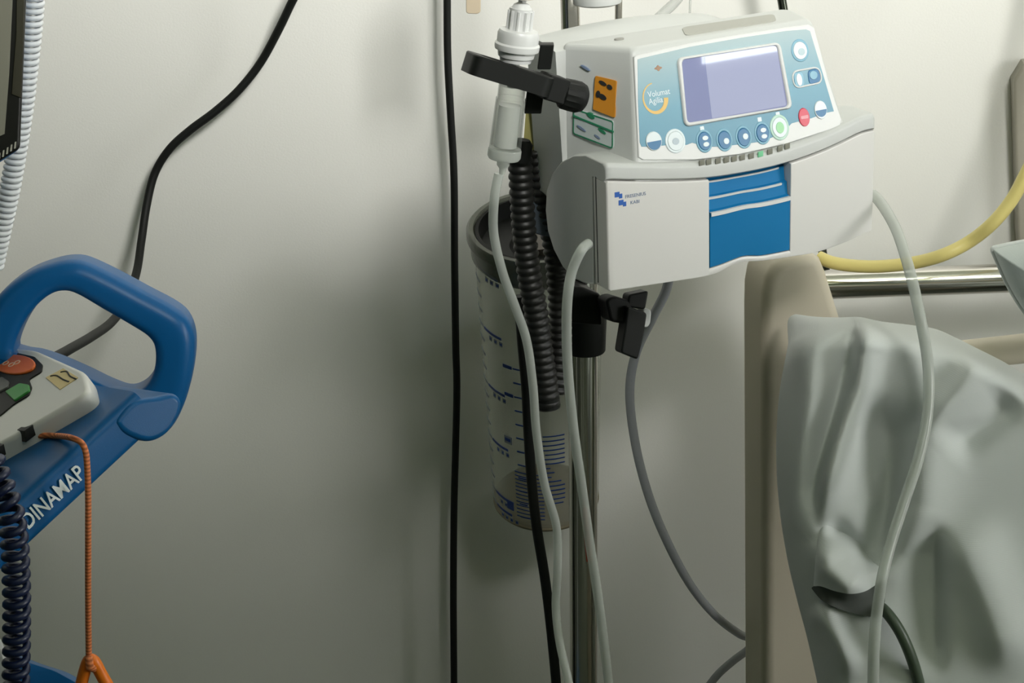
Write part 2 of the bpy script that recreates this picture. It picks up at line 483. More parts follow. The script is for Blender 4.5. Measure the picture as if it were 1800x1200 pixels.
# upper housing: keypad block leaning back, flat top, flank spreading towards the back
def uLf(v): return .0305 + (.0455 - .0305) * (v - .11) / .085
def uRf(v): return .2475 - (.2475 - .2315) * (v - .11) / .085
def sect(v, s=0, c=.004):
    a, b = uLf(v) + s, uRf(v) - s; w = PF(v) - s
    q = [(a, w), (b, w), (b + .012, -.075), (.005 + s, -.078)]
    return rpoly(q, [c, c, .01, .006], 5)
mb = MB(); R = []
for v, s in ((.086, 0), (.108, 0), (.13, 0), (.155, 0), (.18, 0), (.1955, 0), (.1985, .0008), (.2002, .0025), (.2008, .005)):
    R.append([PW(a, v, w) for a, w in sect(v, s)])
mb.rings(R); uh = obj('upper_housing', mb, M['white2'], pump, 40)
# thin darker patch on the top of the housing
mb = MB(); R = []
topo = lambda a, b, n: PW(a, .2009 + n, b)
prism(rpoly([(.105, -.036), (.20, -.036), (.215, -.062), (.12, -.066)], .008, 5), topo, -.002, .0006, .0004, mb)
obj('top_patch', mb, mat('top_patch', (.40, .40, .36), .5), uh)
mb = MB(); prism(ell(.053, -.060, .0045, .003), topo, -.001, .0012, .0006, mb); obj('screw', mb, mat('screw_grey', (.3, .3, .27), .5), uh)
# domed rear cover
mb = MB(); R = []
for k in range(17):
    t = k / 16; w = -.074 - .052 * t
    rise = .0035 + .0085 * math.sin(min(1, t * 1.6) * pi / 2)
    row = []
    for j in range(25):
        f = j / 24; u = -.002 + .19 * f
        hgt = .193 + rise * (math.sin(pi * min(1, .12 + f * .88)) ** .55) if f < 1 else .185
        row.append(PW(u, hgt - (.05 * max(0, t - .8) ** 1.5), w))
    row += [PW(.19, .10, w), PW(.17, .03, w), PW(.03, .03, w), PW(.003, .06, w)]
    R.append(row)
mb.rings(R); obj('rear_cover', mb, M['white2'], pump, 50)
# white keypad plate, printed foil, screen
pto = lambda a, b, n: PW(a, b, PF(b) + n)
kp = [hitP(*p) for p in ((1113, 100), (1118, 97), (1210, 76), (1300, 60), (1380, 48), (1420, 43), (1430, 48), (1455, 140), (1478, 210), (1475, 222), (1420, 240), (1380, 253), (1300, 271), (1220, 281), (1130, 281), (1121, 276), (1117, 190))]
mb = MB(); prism(kp, pto, -.001, .0014, .0012, mb); key = obj('keypad', mb, M['rim'], pump, 60, 'white keypad surround')
foil_px = [(1119, 104), (1125, 102), (1210, 82), (1300, 66), (1380, 54), (1415, 51), (1422, 54), (1445, 130), (1464, 195), (1458, 196), (1445, 199), (1425, 207), (1405, 212), (1390, 216), (1372, 234), (1350, 243), (1330, 249), (1300, 253), (1262, 257), (1238, 257), (1215, 250), (1205, 254), (1185, 252), (1165, 255), (1145, 257), (1126, 257), (1123, 250), (1120, 180)]
foil = [hitP(*p) for p in foil_px]
mb = MB(); prism(foil, pto, .001, .0017, .0002, mb)
fo = obj('keypad_foil', mb, keypad_mat(0, 0, 1), key, 60, 'pale blue to teal printed foil')
at_ = fo.data.attributes.new('height', 'FLOAT', 'POINT')
L0 = wloc(fo)
for i, v_ in enumerate(fo.data.vertices): at_.data[i].value = max(0, min(1, ((v_.co + L0 - PO).dot(PV) - .11) / .085))
so = rpoly([hitP(*p) for p in ((1187, 101), (1368, 73), (1390, 189), (1200, 222))], .006, 6)
si = rpoly([hitP(*p) for p in ((1195, 104), (1362, 78), (1382, 186), (1205, 215))], .004, 6)
mb = MB(); ringprism(so, si, pto, .001, .0042, mb, .0012); sf = obj('screen_frame', mb, M['rim'], pump, 60, 'raised white screen frame')
mb = MB(); prism(si, pto, .0008, .0024, 0, mb); obj('screen', mb, M['lcd'], sf, 40, 'glossy violet-blue display')
mb = MB(); prism(rpoly([hitP(*p) for p in ((1236, 99), (1362, 80), (1379, 184), (1249, 207))], .001, 2), pto, .001, .00255, 0, mb); obj('display_reflection', mb, mat('pump_lcd_reflection', (.14, .15, .24), .02, emis=((.46, .49, .62), .62), spec=.9), sf, 40, 'paler field painted as a reflection on the display')  # paler glowing patch paints the reflected wall onto the display
# buttons
def circ(px, py, rx, ry): c = hitP(px, py); return ell(c[0], c[1], rx, ry)
mmpx = 1 / 2050
def button(px, py, r, body, face=None, ring=None, ry=None):
    ry = ry or r
    mb = MB(); prism(circ(px, py, r, ry), pto, .001, .0027, .0007, mb)
    b = obj('button', mb, body, key, 60)
    if ring:
        mb = MB(); c = hitP(px, py); ringprism(ell(c[0], c[1], r * 1.28, ry * 1.28), ell(c[0], c[1], r, ry), pto, .001, .0022, mb, .0003); obj('button_ring', mb, ring, b, 60)
    return b, hitP(px, py)
def half(b, c, r, lower, m, k=.9):
    P = [(c[0] + r * k * math.cos(t), c[1] + r * k * math.sin(t)) for t in ((pi + pi * i / 14) if lower else pi * i / 14 for i in range(15))]
    mb = MB(); prism(P, pto, .002, .0029, .0002, mb); obj('symbol', mb, m, b)
b, c = button(1147, 247, .0078, M['btnwhite']); half(b, c, .0078, True, M['btnblue'])
b, c = button(1185, 247, .0078, M['btnwhite'], ring=M['panelwhite']); mb = MB(); prism(ell(c[0], c[1], .0034, .0028), pto, .002, .0030, .0002, mb); obj('symbol', mb, mat('symbol_grey', (.42, .50, .55), .4), b)
for i, (px, py) in enumerate(((1236, 247), (1271, 245), (1305, 240), (1338, 233))):
    b, c = button(px, py, .0064, M['btnblue'], ring=M['btnring'], ry=.0075)
    mb = MB()
    if i in (0, 3):
        for dv in (.0026, -.0026): prism(ell(c[0] + .0008, c[1] + dv, .0030, .0019, 16), pto, .002, .0031, .0002, mb)
    else: prism(ell(c[0] + .0014, c[1] + (-.001 if i == 1 else .0006), .0028, .0026, 16), pto, .002, .0031, .0002, mb)
    obj('symbol', mb, M['panelwhite'], b)
b, c = button(1368, 223, .0078, M['panelwhite'], ry=.0085, ring=mat('ring_pale_green', (.5, .7, .6), .4)); mb = MB(); prism(ell(c[0], c[1], .0042, .0048), pto, .002, .0031, .0003, mb); obj('symbol', mb, M['btngreen'], b)
b, c = button(1411, 205, .0058, M['btnred'], ry=.0078); mb = MB(); prism(rpoly([(c[0] - .004, c[1] - .0012), (c[0] + .004, c[1] - .0012), (c[0] + .004, c[1] + .0016), (c[0] - .004, c[1] + .0016)], .0008, 2), pto, .002, .0030, .0001, mb); obj('symbol', mb, mat('button_pink', (.75, .32, .36), .4), b)
b, c = button(1440, 192, .0066, M['btnwhite'], ry=.0078); half(b, c, .0066, True, M['btnblue'])
b, c = button(1404, 88, .0072, M['panelwhite'], ring=M['btnring'], ry=.0075); mb = MB(); prism(ell(c[0] + .001, c[1] - .001, .0035, .003), pto, .002, .0030, .0002, mb); obj('symbol', mb, mat('symbol_pale', (.46, .58, .62), .4), b)
po = rpoly([hitP(*p) for p in ((1388, 124), (1438, 115), (1445, 145), (1393, 156))], .0085, 8)
pin = inset(po, .0014)
mb = MB(); ringprism(po, pin, pto, .001, .0026, mb, .0004); rk = obj('rocker_frame', mb, M['rim'], key, 60)
for (a, bq, cq, d) in (((1392, 127), (1409, 124), (1412, 150), (1396, 153)), ((1417, 123), (1436, 119), (1441, 142), (1420, 148))):
    q = rpoly([hitP(*p) for p in (a, bq, cq, d)], .004, 5)
    mb = MB(); prism(q, pto, .001, .0024, .0005, mb); k = obj('rocker_key', mb, M['btnblue'] if a[0] > 1400 else M['btnring'], rk, 60)
mb = MB(); c = hitP(1427, 131); prism(ell(c[0], c[1], .0042, .0036), pto, .002, .0029, .0003, mb); obj('symbol', mb, M['btnring'], rk)
mb = MB(); c = hitP(1402, 139); prism(ell(c[0], c[1], .003, .0052), pto, .002, .0029, .0003, mb); obj('symbol', mb, M['panelwhite'], rk)
# yellow swoosh with the model lettering, small power mark
c = hitP(1150, 172); mb = MB(); o_, i_ = [], []
for k in range(33):
    t = math.radians(95 + (355 - 95) * k / 32); wd = .0008 + .0036 * (k / 32) ** 1.6
    o_.append((c[0] + .0125 * math.cos(t), c[1] + .0128 * math.sin(t))); i_.append((c[0] + (.0125 - wd) * math.cos(t), c[1] + (.0128 - wd) * math.sin(t)))
prism(o_ + i_[::-1], pto, .0015, .0020, 0, mb); obj('swoosh', mb, M['arc'], key)
mb = MB(); c = hitP(1154, 161); text_mb('Volumat', .0068, lambda a, b, n: pto(c[0] + a + .001, c[1] + b - .001, .0015 + n), .0004, mb, .95)
c2 = hitP(1150, 172); text_mb('Agilia', .0068, lambda a, b, n: pto(c2[0] + a, c2[1] + b - .002, .0015 + n), .0004, mb, .95)
obj('lettering', mb, M['panelwhite'], key)
mb = MB(); c = hitP(1155, 119); prism(ell(c[0], c[1], .0038, .0012, 16), pto, .0015, .0020, 0, mb); prism(ell(c[0], c[1], .0016, .0024, 16), pto, .0015, .0021, 0, mb); obj('power_mark', mb, mat('mark_brown', (.36, .22, .14), .5), key)
for px, py in ((1232, 225), (1333, 209), (1365, 200)):
    c = hitP(px, py); mb = MB(); prism(rpoly([(c[0] - .002, c[1] - .0018), (c[0] + .002, c[1] - .0018), (c[0] + .002, c[1] + .0018), (c[0] - .002, c[1] + .0018)], .0005, 2), pto, .0015, .0020, 0, mb); obj('indicator', mb, M['panelwhite'], key)
# row of light windows in the lip under the keypad
lipq = smooth([V((*hitB(*p), 0)) for p in ((1234, 285), (1270, 281), (1305, 276), (1345, 268), (1384, 256))], 10)
for k in range(11):
    i = k / 10 * (len(lipq) - 1); p = lipq[int(i)]
    mb = MB(); to = lambda a, b, n: PW(p.x + a, p.y + b, B(p.x + a) + n)
    prism([(-.0026, -.0030), (.0026, -.0026), (.0026, .0022), (-.0026, .0018)], to, -.001, .0004, .0002, mb)
    obj('light_window', mb, M['ledgreen'] if k == 7 else M['ledgrey'], pump)
# stickers on the left flank
def flank(f, v): return PW(uLf(v), v, PF(v)).lerp(PW(.005, v, -.078), f)
def project(p):
    q = p - CAM; z = q.dot(FW); return 900 + F * q.dot(RT) / z, 600 - F * q.dot(UP) / z
FL = .09
class Flank:
    def hit(s, px, py):
        f, v = .5, .15
        for _ in range(12):
            x, y = project(flank(f, v)); x1, y1 = project(flank(f + .001, v)); x2, y2 = project(flank(f, v + .001))
            a, b, c, d = (x1 - x) / .001, (x2 - x) / .001, (y1 - y) / .001, (y2 - y) / .001
            det = a * d - b * c; ex_, ey_ = px - x, py - y
            f += (d * ex_ - b * ey_) / det; v += (a * ey_ - c * ex_) / det
        return (-f * FL, v)
side = Flank()
def sto(a, b, n):
    f = -a / FL; p = flank(f, b); nn = (flank(f, b + .01) - p).cross(flank(f + .01, b) - p).normalized()
    if nn.dot(p - CAM) > 0: nn = -nn
    return p + nn * n
mb = MB(); prism(rpoly([side.hit(*p) for p in ((1047, 133), (1084, 142), (1081, 207), (1043, 192))], .0015, 3), sto, -.003, .0008, 0, mb); os_ = obj('sticker', mb, M['ochre'], uh, 40, 'orange warning sticker')
mb = MB()
for px, py, a, bq in ((1061, 146, .006, .0016), (1073, 153, .004, .002), (1053, 165, .003, .003), (1061, 170, .006, .0022)):
    c = side.hit(px, py); mb = MB(); prism(ell(c[0], c[1], a * .8, bq, 12, -.3), sto, -.001, .0019, 0, mb); obj('print', mb, M['ink'], os_)
go = rpoly([side.hit(*p) for p in ((1009, 190), (1079, 213), (1078, 262), (1008, 235))], .003, 4)
mb = MB(); prism(go, sto, -.003, .0008, 0, mb); gs = obj('sticker', mb, M['paleg'], uh, 40, 'pale sticker with green border')
mb = MB(); ringprism(go, inset(go, .0012), sto, .0003, .0010, mb)
prism([side.hit(*p) for p in ((1009, 201), (1079, 230), (1079, 233), (1009, 204))], sto, -.001, .0019, 0, mb)
c = side.hit(1040, 203); prism(ell(c[0], c[1], .005, .002, 12, -.35), sto, -.001, .0019, 0, mb)
c = side.hit(1060, 230); prism(ell(c[0], c[1], .005, .0014, 12, -.4), sto, -.001, .0019, 0, mb)
obj('border', mb, M['green'], gs)
mb = MB()
for px, py, a in ((1024, 225, .006), (1052, 240, .004), (1030, 119, .006)):
    c = side.hit(px, py); mb = MB(); prism(ell(c[0], c[1], a, .0010, 12, -.35), sto, -.001, .0019, 0, mb); obj('print', mb, M['greyink'], gs if py > 130 else uh)
# mounting block at the back, with an olive rating label
mb = MB(); rbk = [(.012, .02), (.06, .02), (.06, .17), (.012, .165)]
prism(rpoly(rbk, .01, 4), lambda a, b, n: PW(a, b, n), -.134, -.100, .004, mb)
rb = obj('mounting_block', mb, mat('slate_plastic', (.10, .13, .16), .5), pump)
Yb = 1.735
pl = Plane(at(930, 240, Yb), V((-.35, -1, .05)))
q = [pl.hit(*p) for p in ((925, 190), (950, 194), (944, 300), (917, 296))]
mb = MB(); prism(rpoly([pl.hit(*p) for p in ((921, 170), (972, 176), (972, 420), (935, 410))], .004, 4), pl.to, -.03, 0, .002, mb)
rr = obj('clamp_rail', mb, mat('slate_plastic_dark', (.06, .075, .09), .5), pump)
mb = MB(); prism(q, pl.to, -.001, .0006, 0, mb); obj('label_plate', mb, M['olive'], rr, 40, 'olive yellow rating label')

# ------------------------------------------------------------------ drip stand
PYd = 1.81
ft = at(1028, 1195, PYd); tp = at(1028, 560, PYd)
dn = (ft - tp).normalized(); foot = ft + dn * ((ft.z - .06) / -dn.z)
stand = thing('drip_stand', V((foot.x, foot.y, 0)), 'polished steel drip stand pole carrying the white pump', 'drip stand')
up_a = at(1012, 330, PYd); up_b = at(1003, 0, PYd); ud = (up_b - up_a).normalized()
mb = cyl_mb(foot, at(1024, 330, PYd), .0142); obj('lower_pole', mb, M['chrome'], stand)
mb = cyl_mb(at(1013, 420, PYd), up_b + ud * .9, .0088); obj('upper_pole', mb, M['chrome'], stand)
mb = MB(); lathe([(0, 0), (.014, 0), (.0165, .003), (.0165, .02), (.013, .024), (0, .024)], at(1017, 340, PYd), ud, 28, mb); obj('locking_collar', mb, M['black'], stand)
mb = MB()
for k in range(5):
    a = 2 * pi * k / 5 + .3; e = V((foot.x + .16 * math.cos(a), foot.y + .16 * math.sin(a), .075))
    if e.y > 2.0: e.y = 2.0
    tube_mb([V((foot.x, foot.y, .10)), (V((foot.x, foot.y, .10)) + e) / 2, e], .012, 12, mb)
obj('foot_star', mb, M['chrome'], stand)
hub = MB(); lathe([(0, 0), (.03, 0), (.035, .01), (.03, .05), (.0, .05)], V((foot.x, foot.y, .08)), V((0, 0, 1)), 24, hub); obj('hub', hub, M['black'], stand)
for k in range(5):
    a = 2 * pi * k / 5 + .3; e = V((foot.x + .16 * math.cos(a), foot.y + .16 * math.sin(a), .0))
    if e.y > 2.0: e.y = 2.0
    mb = cyl_mb(e + V((-.01, 0, .034)), e + V((.01, 0, .034)), .034, 20, .003); tube_mb([e + V((0, 0, .06)), e + V((0, 0, .085))], .006, 10, mb); obj('castor', mb, M['black'], stand)
# thin second rod with the grey-white disc on the pole
cp = Plane(at(1050, 4, PYd - .005), V((0, 0, 1)), V((0, 1, 0)))
mb = MB(); c0 = at(1049, 8, PYd); lathe([(0, 0), (.018, 0), (.0225, .002), (.0235, .008), (.0235, .03), (0, .032)], c0, ud, 36, mb)
obj('disc_clamp', mb, M['white2'], stand, 40, 'off-white disc clamp near the top')
r0 = at(1088, 60, PYd + .01); mb = cyl_mb(r0 - V((0, 0, .06)), at(1090, -300, PYd + .01), .0034, 14); obj('side_rod', mb, M['brush'], stand)

# ------------------------------------------------------------------ pole clamp under the pump
cl = thing('pole_clamp', at(1030, 575, 1.79), 'black pole clamp with turning lever under the white pump', 'clamp')
pc = Plane(at(1040, 545, 1.745), V((.22, -1, .15)))
mb = MB(); prism(rpoly([pc.hit(*p) for p in ((1003, 504), (1022, 503), (1056, 517), (1060, 572), (1003, 568))], .003, 4), pc.to, -.055, 0, .003, mb)
obj('jaw', mb, M['black'], cl)
b0 = at(1029, 617, PYd); ax = (at(1029, 540, PYd) - b0)
mb = MB(); lathe([(0, 0), (.0185, 0), (.0195, .0015), (.0205, .03), (.0205, ax.length), (0, ax.length)], b0, ax, 36, mb); obj('sleeve', mb, M['black'], cl)
pk = Plane(at(1110, 560, 1.715), V((.30, -1, .22)))
mb = MB(); prism(rpoly([pk.hit(*p) for p in ((1066, 527), (1082, 520), (1112, 530), (1118, 560), (1100, 570), (1075, 566))], .004, 4), pk.to, -.03, -.002, .003, mb); obj('spindle', mb, M['rubber'], cl)
mb = MB(); prism(rpoly([pk.hit(*p) for p in ((1099, 536), (1134, 549), (1128, 588), (1118, 631), (1088, 619), (1096, 570))], .003, 4), pk.to, -.014, .006, .002, mb)
prism(rpoly([pk.hit(*p) for p in ((1107, 518), (1142, 511), (1136, 545), (1104, 540))], .003, 4), pk.to, -.020, -.002, .002, mb)
lv = obj('lever', mb, M['black'], cl)
mb = MB(); prism(rpoly([pk.hit(*p) for p in ((1134, 543), (1150, 545), (1148, 570), (1142, 578), (1132, 575))], .004, 4), pk.to, -.022, -.006, .002, mb); obj('lever_cap', mb, M['white2'], cl, 40, 'pale end cap')

# ------------------------------------------------------------------ drip chamber with spike, and its drop sensor
DY = 1.60
cb = at(886, 275, DY); ct = at(915, 30, DY); dax = (ct - cb).normalized()
S = (ct - cb).length / 246.7                         # metres per pixel along the drip axis
drip = thing('drip_chamber', cb, 'clear drip chamber with white spike cap in the black drop sensor', 'drip chamber')
def ch(prof, name, m, mb=None, angle=35):
    mb = MB(); lathe([(r * S, h * S) for r, h in prof], cb, dax, 40, mb); return obj(name, mb, m, drip, angle)
ch([(29, 0), (29, 6), (28, 20), (26.5, 90), (26, 104), (24, 106), (24, 128), (0, 128), (0, 126), (22.5, 126), (22.5, 104), (24.5, 100), (26, 20), (0, 16), (0, 0)], 'chamber', M['chamber'])
ch([(0, 18), (20, 18), (19.5, 92), (0, 92)], 'fluid', M['fluid'])
ch([(0, -32), (5, -32), (6, -22), (11, -16), (12, -4), (27, -4), (29.5, 0), (29.5, 12), (28, 15), (0, 15)], 'outlet_cap', M['tube'])
mb = MB(); lathe([(r * S, h * S) for r, h in ((0, 170), (27, 170), (28, 176), (31, 178), (32, 182), (32.5, 188), (38, 190), (39, 194), (39, 200), (36, 203), (36, 218), (33, 224), (22, 226), (0, 226))], cb, dax, 44, mb)
tube_mb([cb + dax * S * 222, cb + dax * S * 262], 20 * S, 24, mb)
for k in range(10):
    a = 2 * pi * k / 10; x = dax.orthogonal().normalized(); y = dax.cross(x)
    p = cb + dax * S * 222 + (x * math.cos(a) + y * math.sin(a)) * 20 * S
    tube_mb([p, p + dax * S * 36], 3.2 * S, 6, mb)
lathe([(r * S, h * S) for r, h in ((0, 258), (19, 258), (14, 268), (7, 272), (7, 280), (0, 280))], cb, dax, 30, mb)
obj('spike_cap', mb, M['rim'], drip, 35)
mb = MB(); lathe([(r * S, h * S) for r, h in ((0, 276), (8, 276), (22, 280), (23, 284), (10, 288), (9, 330), (0, 330))], cb, dax, 30, mb); obj('bag_port', mb, mat('port_pinkish', (.78, .72, .66), .4), drip, 35, 'pinkish white port above the spike')
ch([(0, 124), (9, 124), (8, 170), (0, 170)], 'drop_former', M['tube'])

sens = thing('drop_sensor', at(930, 140, DY), 'black ring-shaped drop sensor around the drip chamber', 'sensor')
sdir0 = (at(1010, 164, DY + .02) - at(830, 110, DY - .005)).normalized()
sn = dax + V((0, .10, 0)); sn = (sn - sdir0 * sn.dot(sdir0)).normalized()
sdir = sdir0
syd = sn.cross(sdir)
if syd.y < 0: syd = -syd
sc0 = at(898, 130, DY)
st = lambda a, b, n: sc0 + sdir * (a * S) + syd * (b * S) + sn * (n * S)
so_ = rpoly([(-82, -38), (55, -42), (70, -30), (70, 30), (55, 42), (-82, 38)], [22, 10, 8, 8, 10, 22], 6)
L_ = len(so_)
mb = MB()
# frame with a round hole: bridge between outline and hole with equal counts
hole = []
for a, b in so_:
    t = math.atan2(b, a + 30); hole.append((-26 + 33 * math.cos(t) * 1.1, 30 * math.sin(t)))
ringprism(so_, hole, st, -19, 16, mb, 2)
obj('sensor_frame', mb, M['black'], sens)
mb = MB(); prism(rpoly([(60, -30), (100, -30), (100, 30), (60, 30)], 6, 4), st, -24, 20, 3, mb); obj('sensor_body', mb, M['rubber'], sens)
mb = MB(); a0 = st(96, -6, -6); a1 = st(143, -6, -4)
axn = (a1 - a0).normalized(); x = axn.orthogonal().normalized(); y = axn.cross(x); R = []
for r, h in ((0, 0), (22, 0), (26, 4), (27, 20), (27, 34), (24, 43), (18, 47), (0, 48)):
    R.append([a0 + axn * h * S + (x * math.cos(2 * pi * k / 32) + y * math.sin(2 * pi * k / 32)) * max(.01, r + (.8 if k % 2 else -.8) * (3 < h < 40)) * S for k in range(32)])
mb.rings(R); obj('knob', mb, M['rubber'], sens)
mb = box_mb(at(959, 98, DY + .02), 24 * S, 24 * S, 44 * S, .001, Z=V((.12, 0, 1)).normalized()); obj('lug', mb, M['black'], sens); mb = box_mb(at(939, 176, DY + .02), 30 * S, 24 * S, 44 * S, .001, Z=V((.12, 0, 1)).normalized()); obj('lug', mb, M['black'], sens)

# ------------------------------------------------------------------ tubes and cables
def line(name, pts, r, m, label, cat, group=None, seg=14):
    return tag(obj(name, hose(pts, r, 12, seg), m, None, 60), label, cat, group)
line('infusion_tube', [(877, 305, DY), (869, 350, DY), (868, 410, DY + .01), (884, 480, 1.62), (906, 540, 1.63), (926, 600, 1.64), (937, 680, 1.65), (943, 760, 1.66), (957, 850, 1.67), (978, 925, 1.68), (980, 1000, 1.68), (977, 1065, 1.68), (984, 1130, 1.66), (1000, 1200, 1.64), (1010, 1260, 1.64)], .0040, M['tube'],
     'clear infusion tube hanging from the drip chamber past the black hose', 'tube')
line('infusion_tube', [(1034, 428, 1.612), (1022, 440, 1.60), (1006, 475, 1.60), (998, 520, 1.60), (996, 580, 1.61), (999, 660, 1.62), (1009, 760, 1.63), (1022, 850, 1.64), (1036, 950, 1.65), (1047, 1020, 1.65), (1058, 1100, 1.65), (1070, 1200, 1.65), (1078, 1270, 1.65)], .0044, M['tube'],
     'clear infusion tube from the left end of the pump door, in front of the pole', 'tube')
line('infusion_tube', [(1180, 470, 1.80), (1170, 512, 1.80), (1146, 560, 1.80), (1118, 620, 1.81), (1107, 690, 1.82), (1117, 780, 1.83), (1140, 870, 1.84), (1172, 950, 1.85), (1212, 1025, 1.88), (1256, 1080, 1.93), (1300, 1114, 1.97), (1322, 1122, 1.99), (1316, 1140, 2.0), (1290, 1160, 2.0), (1262, 1185, 2.0), (1240, 1215, 2.0), (1215, 1260, 2.0)], .0046, M['tubegrey'],
     'greyish tube looping from behind the pump to behind the bed end', 'tube')
line('infusion_tube', [(1531, 343, 1.765), (1538, 345, 1.757), (1556, 368, 1.74), (1578, 410, 1.71), (1600, 480, 1.67), (1618, 560, 1.64), (1631, 640, 1.635), (1631, 720, 1.62), (1616, 800, 1.60), (1590, 880, 1.58), (1566, 955, 1.56), (1550, 1020, 1.54), (1540, 1090, 1.53), (1536, 1150, 1.52), (1535, 1200, 1.52), (1535, 1260, 1.52)], .0050, M['tube'],
     'clear tube leaving the right end of the pump, hanging over the pale sheet', 'tube')
line('green_tube', [(1520, 1062, 1.64), (1540, 1062, 1.61), (1560, 1078, 1.585), (1582, 1110, 1.575), (1600, 1150, 1.57), (1614, 1195, 1.57), (1628, 1260, 1.57)], .0052, mat('green_tube', (.06, .085, .055), .4),
     'dark green tube coming out from under the fold of the sheet', 'tube')
line('fine_tube', [(1222, -40, 1.95), (1185, 5, 1.95), (1150, 40, 1.95), (1120, 90, 1.95)], .005, M['tubefaint'], 'pale slack tube slanting behind the top of the pump', 'tube')
line('hanging_string', [(1216, -40, 1.98), (1213, 10, 1.98), (1212, 60, 1.98), (1210, 120, 1.98)], .0012, M['tubefaint'], 'thin pale cord hanging straight behind the top of the pump', 'cord')
line('power_cable', [(640, -420, 2.10), (585, -150, 2.10), (543, -50, 2.10), (515, 0, 2.11), (490, 52, 2.12), (458, 110, 2.13), (420, 158, 2.13), (378, 196, 2.13), (335, 228, 2.13), (298, 262, 2.13), (272, 305, 2.13), (258, 360, 2.12), (249, 420, 2.10), (240, 478, 2.06), (222, 530, 1.98), (196, 566, 1.88), (160, 592, 1.76), (120, 615, 1.66), (80, 640, 1.58), (40, 690, 1.50)], .0046, M['rubber'],
     'black cable curving down the wall and through the blue handle', 'cable', seg=12)
line('power_cable', [(788, -500, 2.12), (786, -200, 2.12), (786, 0, 2.12), (787, 100, 2.12), (792, 200, 2.12), (798, 310, 2.12), (799, 450, 2.12), (801, 600, 2.12), (803, 680, 2.12), (801, 780, 2.12), (798, 900, 2.12), (797, 1050, 2.12), (798, 1200, 2.12), (798, 1400, 2.12), (799, 1612, 2.12)], .0042, M['rubber'],
     'black cable hanging straight down the wall left of the suction jar', 'cable', seg=12)
line('power_cable', [(912, 520, 1.80), (918, 600, 1.80), (925, 680, 1.80), (929, 760, 1.80), (935, 850, 1.80), (944, 930, 1.80), (957, 1010, 1.80), (967, 1090, 1.80), (974, 1160, 1.80), (980, 1230, 1.80), (984, 1290, 1.80)], .0052, M['rubber'],
     'thick black cable hanging beside the steel pole', 'cable', seg=12)
line('red_tag', [(1028, 895, 1.765), (1031, 930, 1.765), (1034, 965, 1.765), (1036, 985, 1.765)], .0032, mat('red_tag', (.42, .06, .02), .5), 'small rust red strip on the steel pole', 'tag')
line('yellow_hose', [(1440, 452, 1.99), (1462, 461, 1.98), (1500, 467, 1.97), (1550, 468, 1.96), (1610, 461, 1.95), (1660, 447, 1.94), (1705, 424, 1.94), (1745, 392, 1.93), (1778, 352, 1.93), (1802, 308, 1.93), (1830, 250, 1.93), (1868, 150, 1.95), (1885, 0, 2.0), (1890, -200, 2.05), (1890, -420, 2.1)], .0068, M['yellow'], 'yellow oxygen hose sagging across the wall above the bed rail', 'hose')
# corrugated black breathing hose, folded
hz = thing('corrugated_hose', at(965, 700, 1.70), 'black corrugated breathing hose folded double in front of the suction jar', 'hose')
pa = smooth([at(*p) for p in ((914, 262, 1.70), (916, 320, 1.70), (921, 400, 1.70), (930, 480, 1.70), (944, 560, 1.70), (955, 640, 1.70), (965, 716, 1.70))], 20)
pb = smooth([at(*p) for p in ((938, 262, 1.735), (953, 330, 1.735), (968, 400, 1.735), (978, 460, 1.73), (983, 520, 1.725), (985, 590, 1.72), (983, 640, 1.715), (975, 690, 1.71))], 20)
obj('strand', corrugated(pa, .0098, .0112, .0072), M['hosebk'], hz, 60)
obj('strand', corrugated(pb, .0092, .0108, .0072), M['hosebk'], hz, 60)
mb = MB(); e = at(966, 716, 1.70); lathe([(0, 0), (.0098, 0), (.0105, .001), (.0105, .012), (0, .012)], e, at(962, 690, 1.70) - e, 28, mb); obj('end_cuff', mb, M['rubber'], hz)
pcn = smooth([at(*p) for p in ((912, 268, 1.69), (917, 262, 1.69), (924, 275, 1.69))], 6)
mb = MB(); lathe([(0, 0), (.0085, 0), (.009, .002), (.009, .016), (.006, .02), (0, .02)], at(914, 284, 1.695), V((.15, 0, 1)), 24, mb); obj('connector', mb, M['rubber'], hz)

# ------------------------------------------------------------------ suction canister
cbase = at(960, 878, 2.035); ctop = at(946, 402, 1.945); cax = (ctop - cbase); CH = cax.length; cax.normalize()
can = thing('suction_canister', cbase, 'clear graduated suction jar with black lid hanging behind the steel pole', 'suction jar')
cr = interp([(0, .0585), (CH * .5, .0625), (CH, .0665)])
mb = MB(); pr = [(0, 0), (.050, 0), (.056, .003), (cr(.01), .010)] + [(cr(CH * k / 12), CH * k / 12) for k in range(1, 12)] + [(cr(CH), CH - .012)]
pr += [(cr(CH) - .0015, CH - .012)] + [(cr(CH * k / 12) - .0018, CH * k / 12) for k in range(11, 0, -1)] + [(.052, .006), (0, .004)]
lathe(pr, cbase, cax, 64, mb); obj('jar', mb, M['canister'], can, 50)
mb = MB(); lathe([(cr(.003) - .001, .002), (.0592, .004), (.0592, .0055), (cr(.003) - .001, .0065)], cbase, cax, 64, mb); obj('base_ring', mb, mat('base_ring', (.20, .17, .11), .5), can)
rt = CH
mb = MB(); lathe([(.066, rt - .028), (.0695, rt - .026), (.0705, rt - .008), (.0735, rt - .006), (.0735, rt + .001), (.071, rt + .004), (.0665, rt + .004), (.0655, rt - .004), (.066, rt - .028)], cbase, cax, 64, mb); obj('lid_rim', mb, M['lidclear'], can, 40, 'smoky clear rim')
mb = MB(); lathe([(0, rt - .034), (.0625, rt - .034), (.064, rt - .030), (.0645, rt + .001), (.061, rt + .002), (.0585, rt - .016), (.030, rt - .019), (.022, rt - .014), (0, rt - .014)], cbase, cax, 64, mb); ld = obj('lid', mb, M['black'], can, 30, 'black sunken lid')
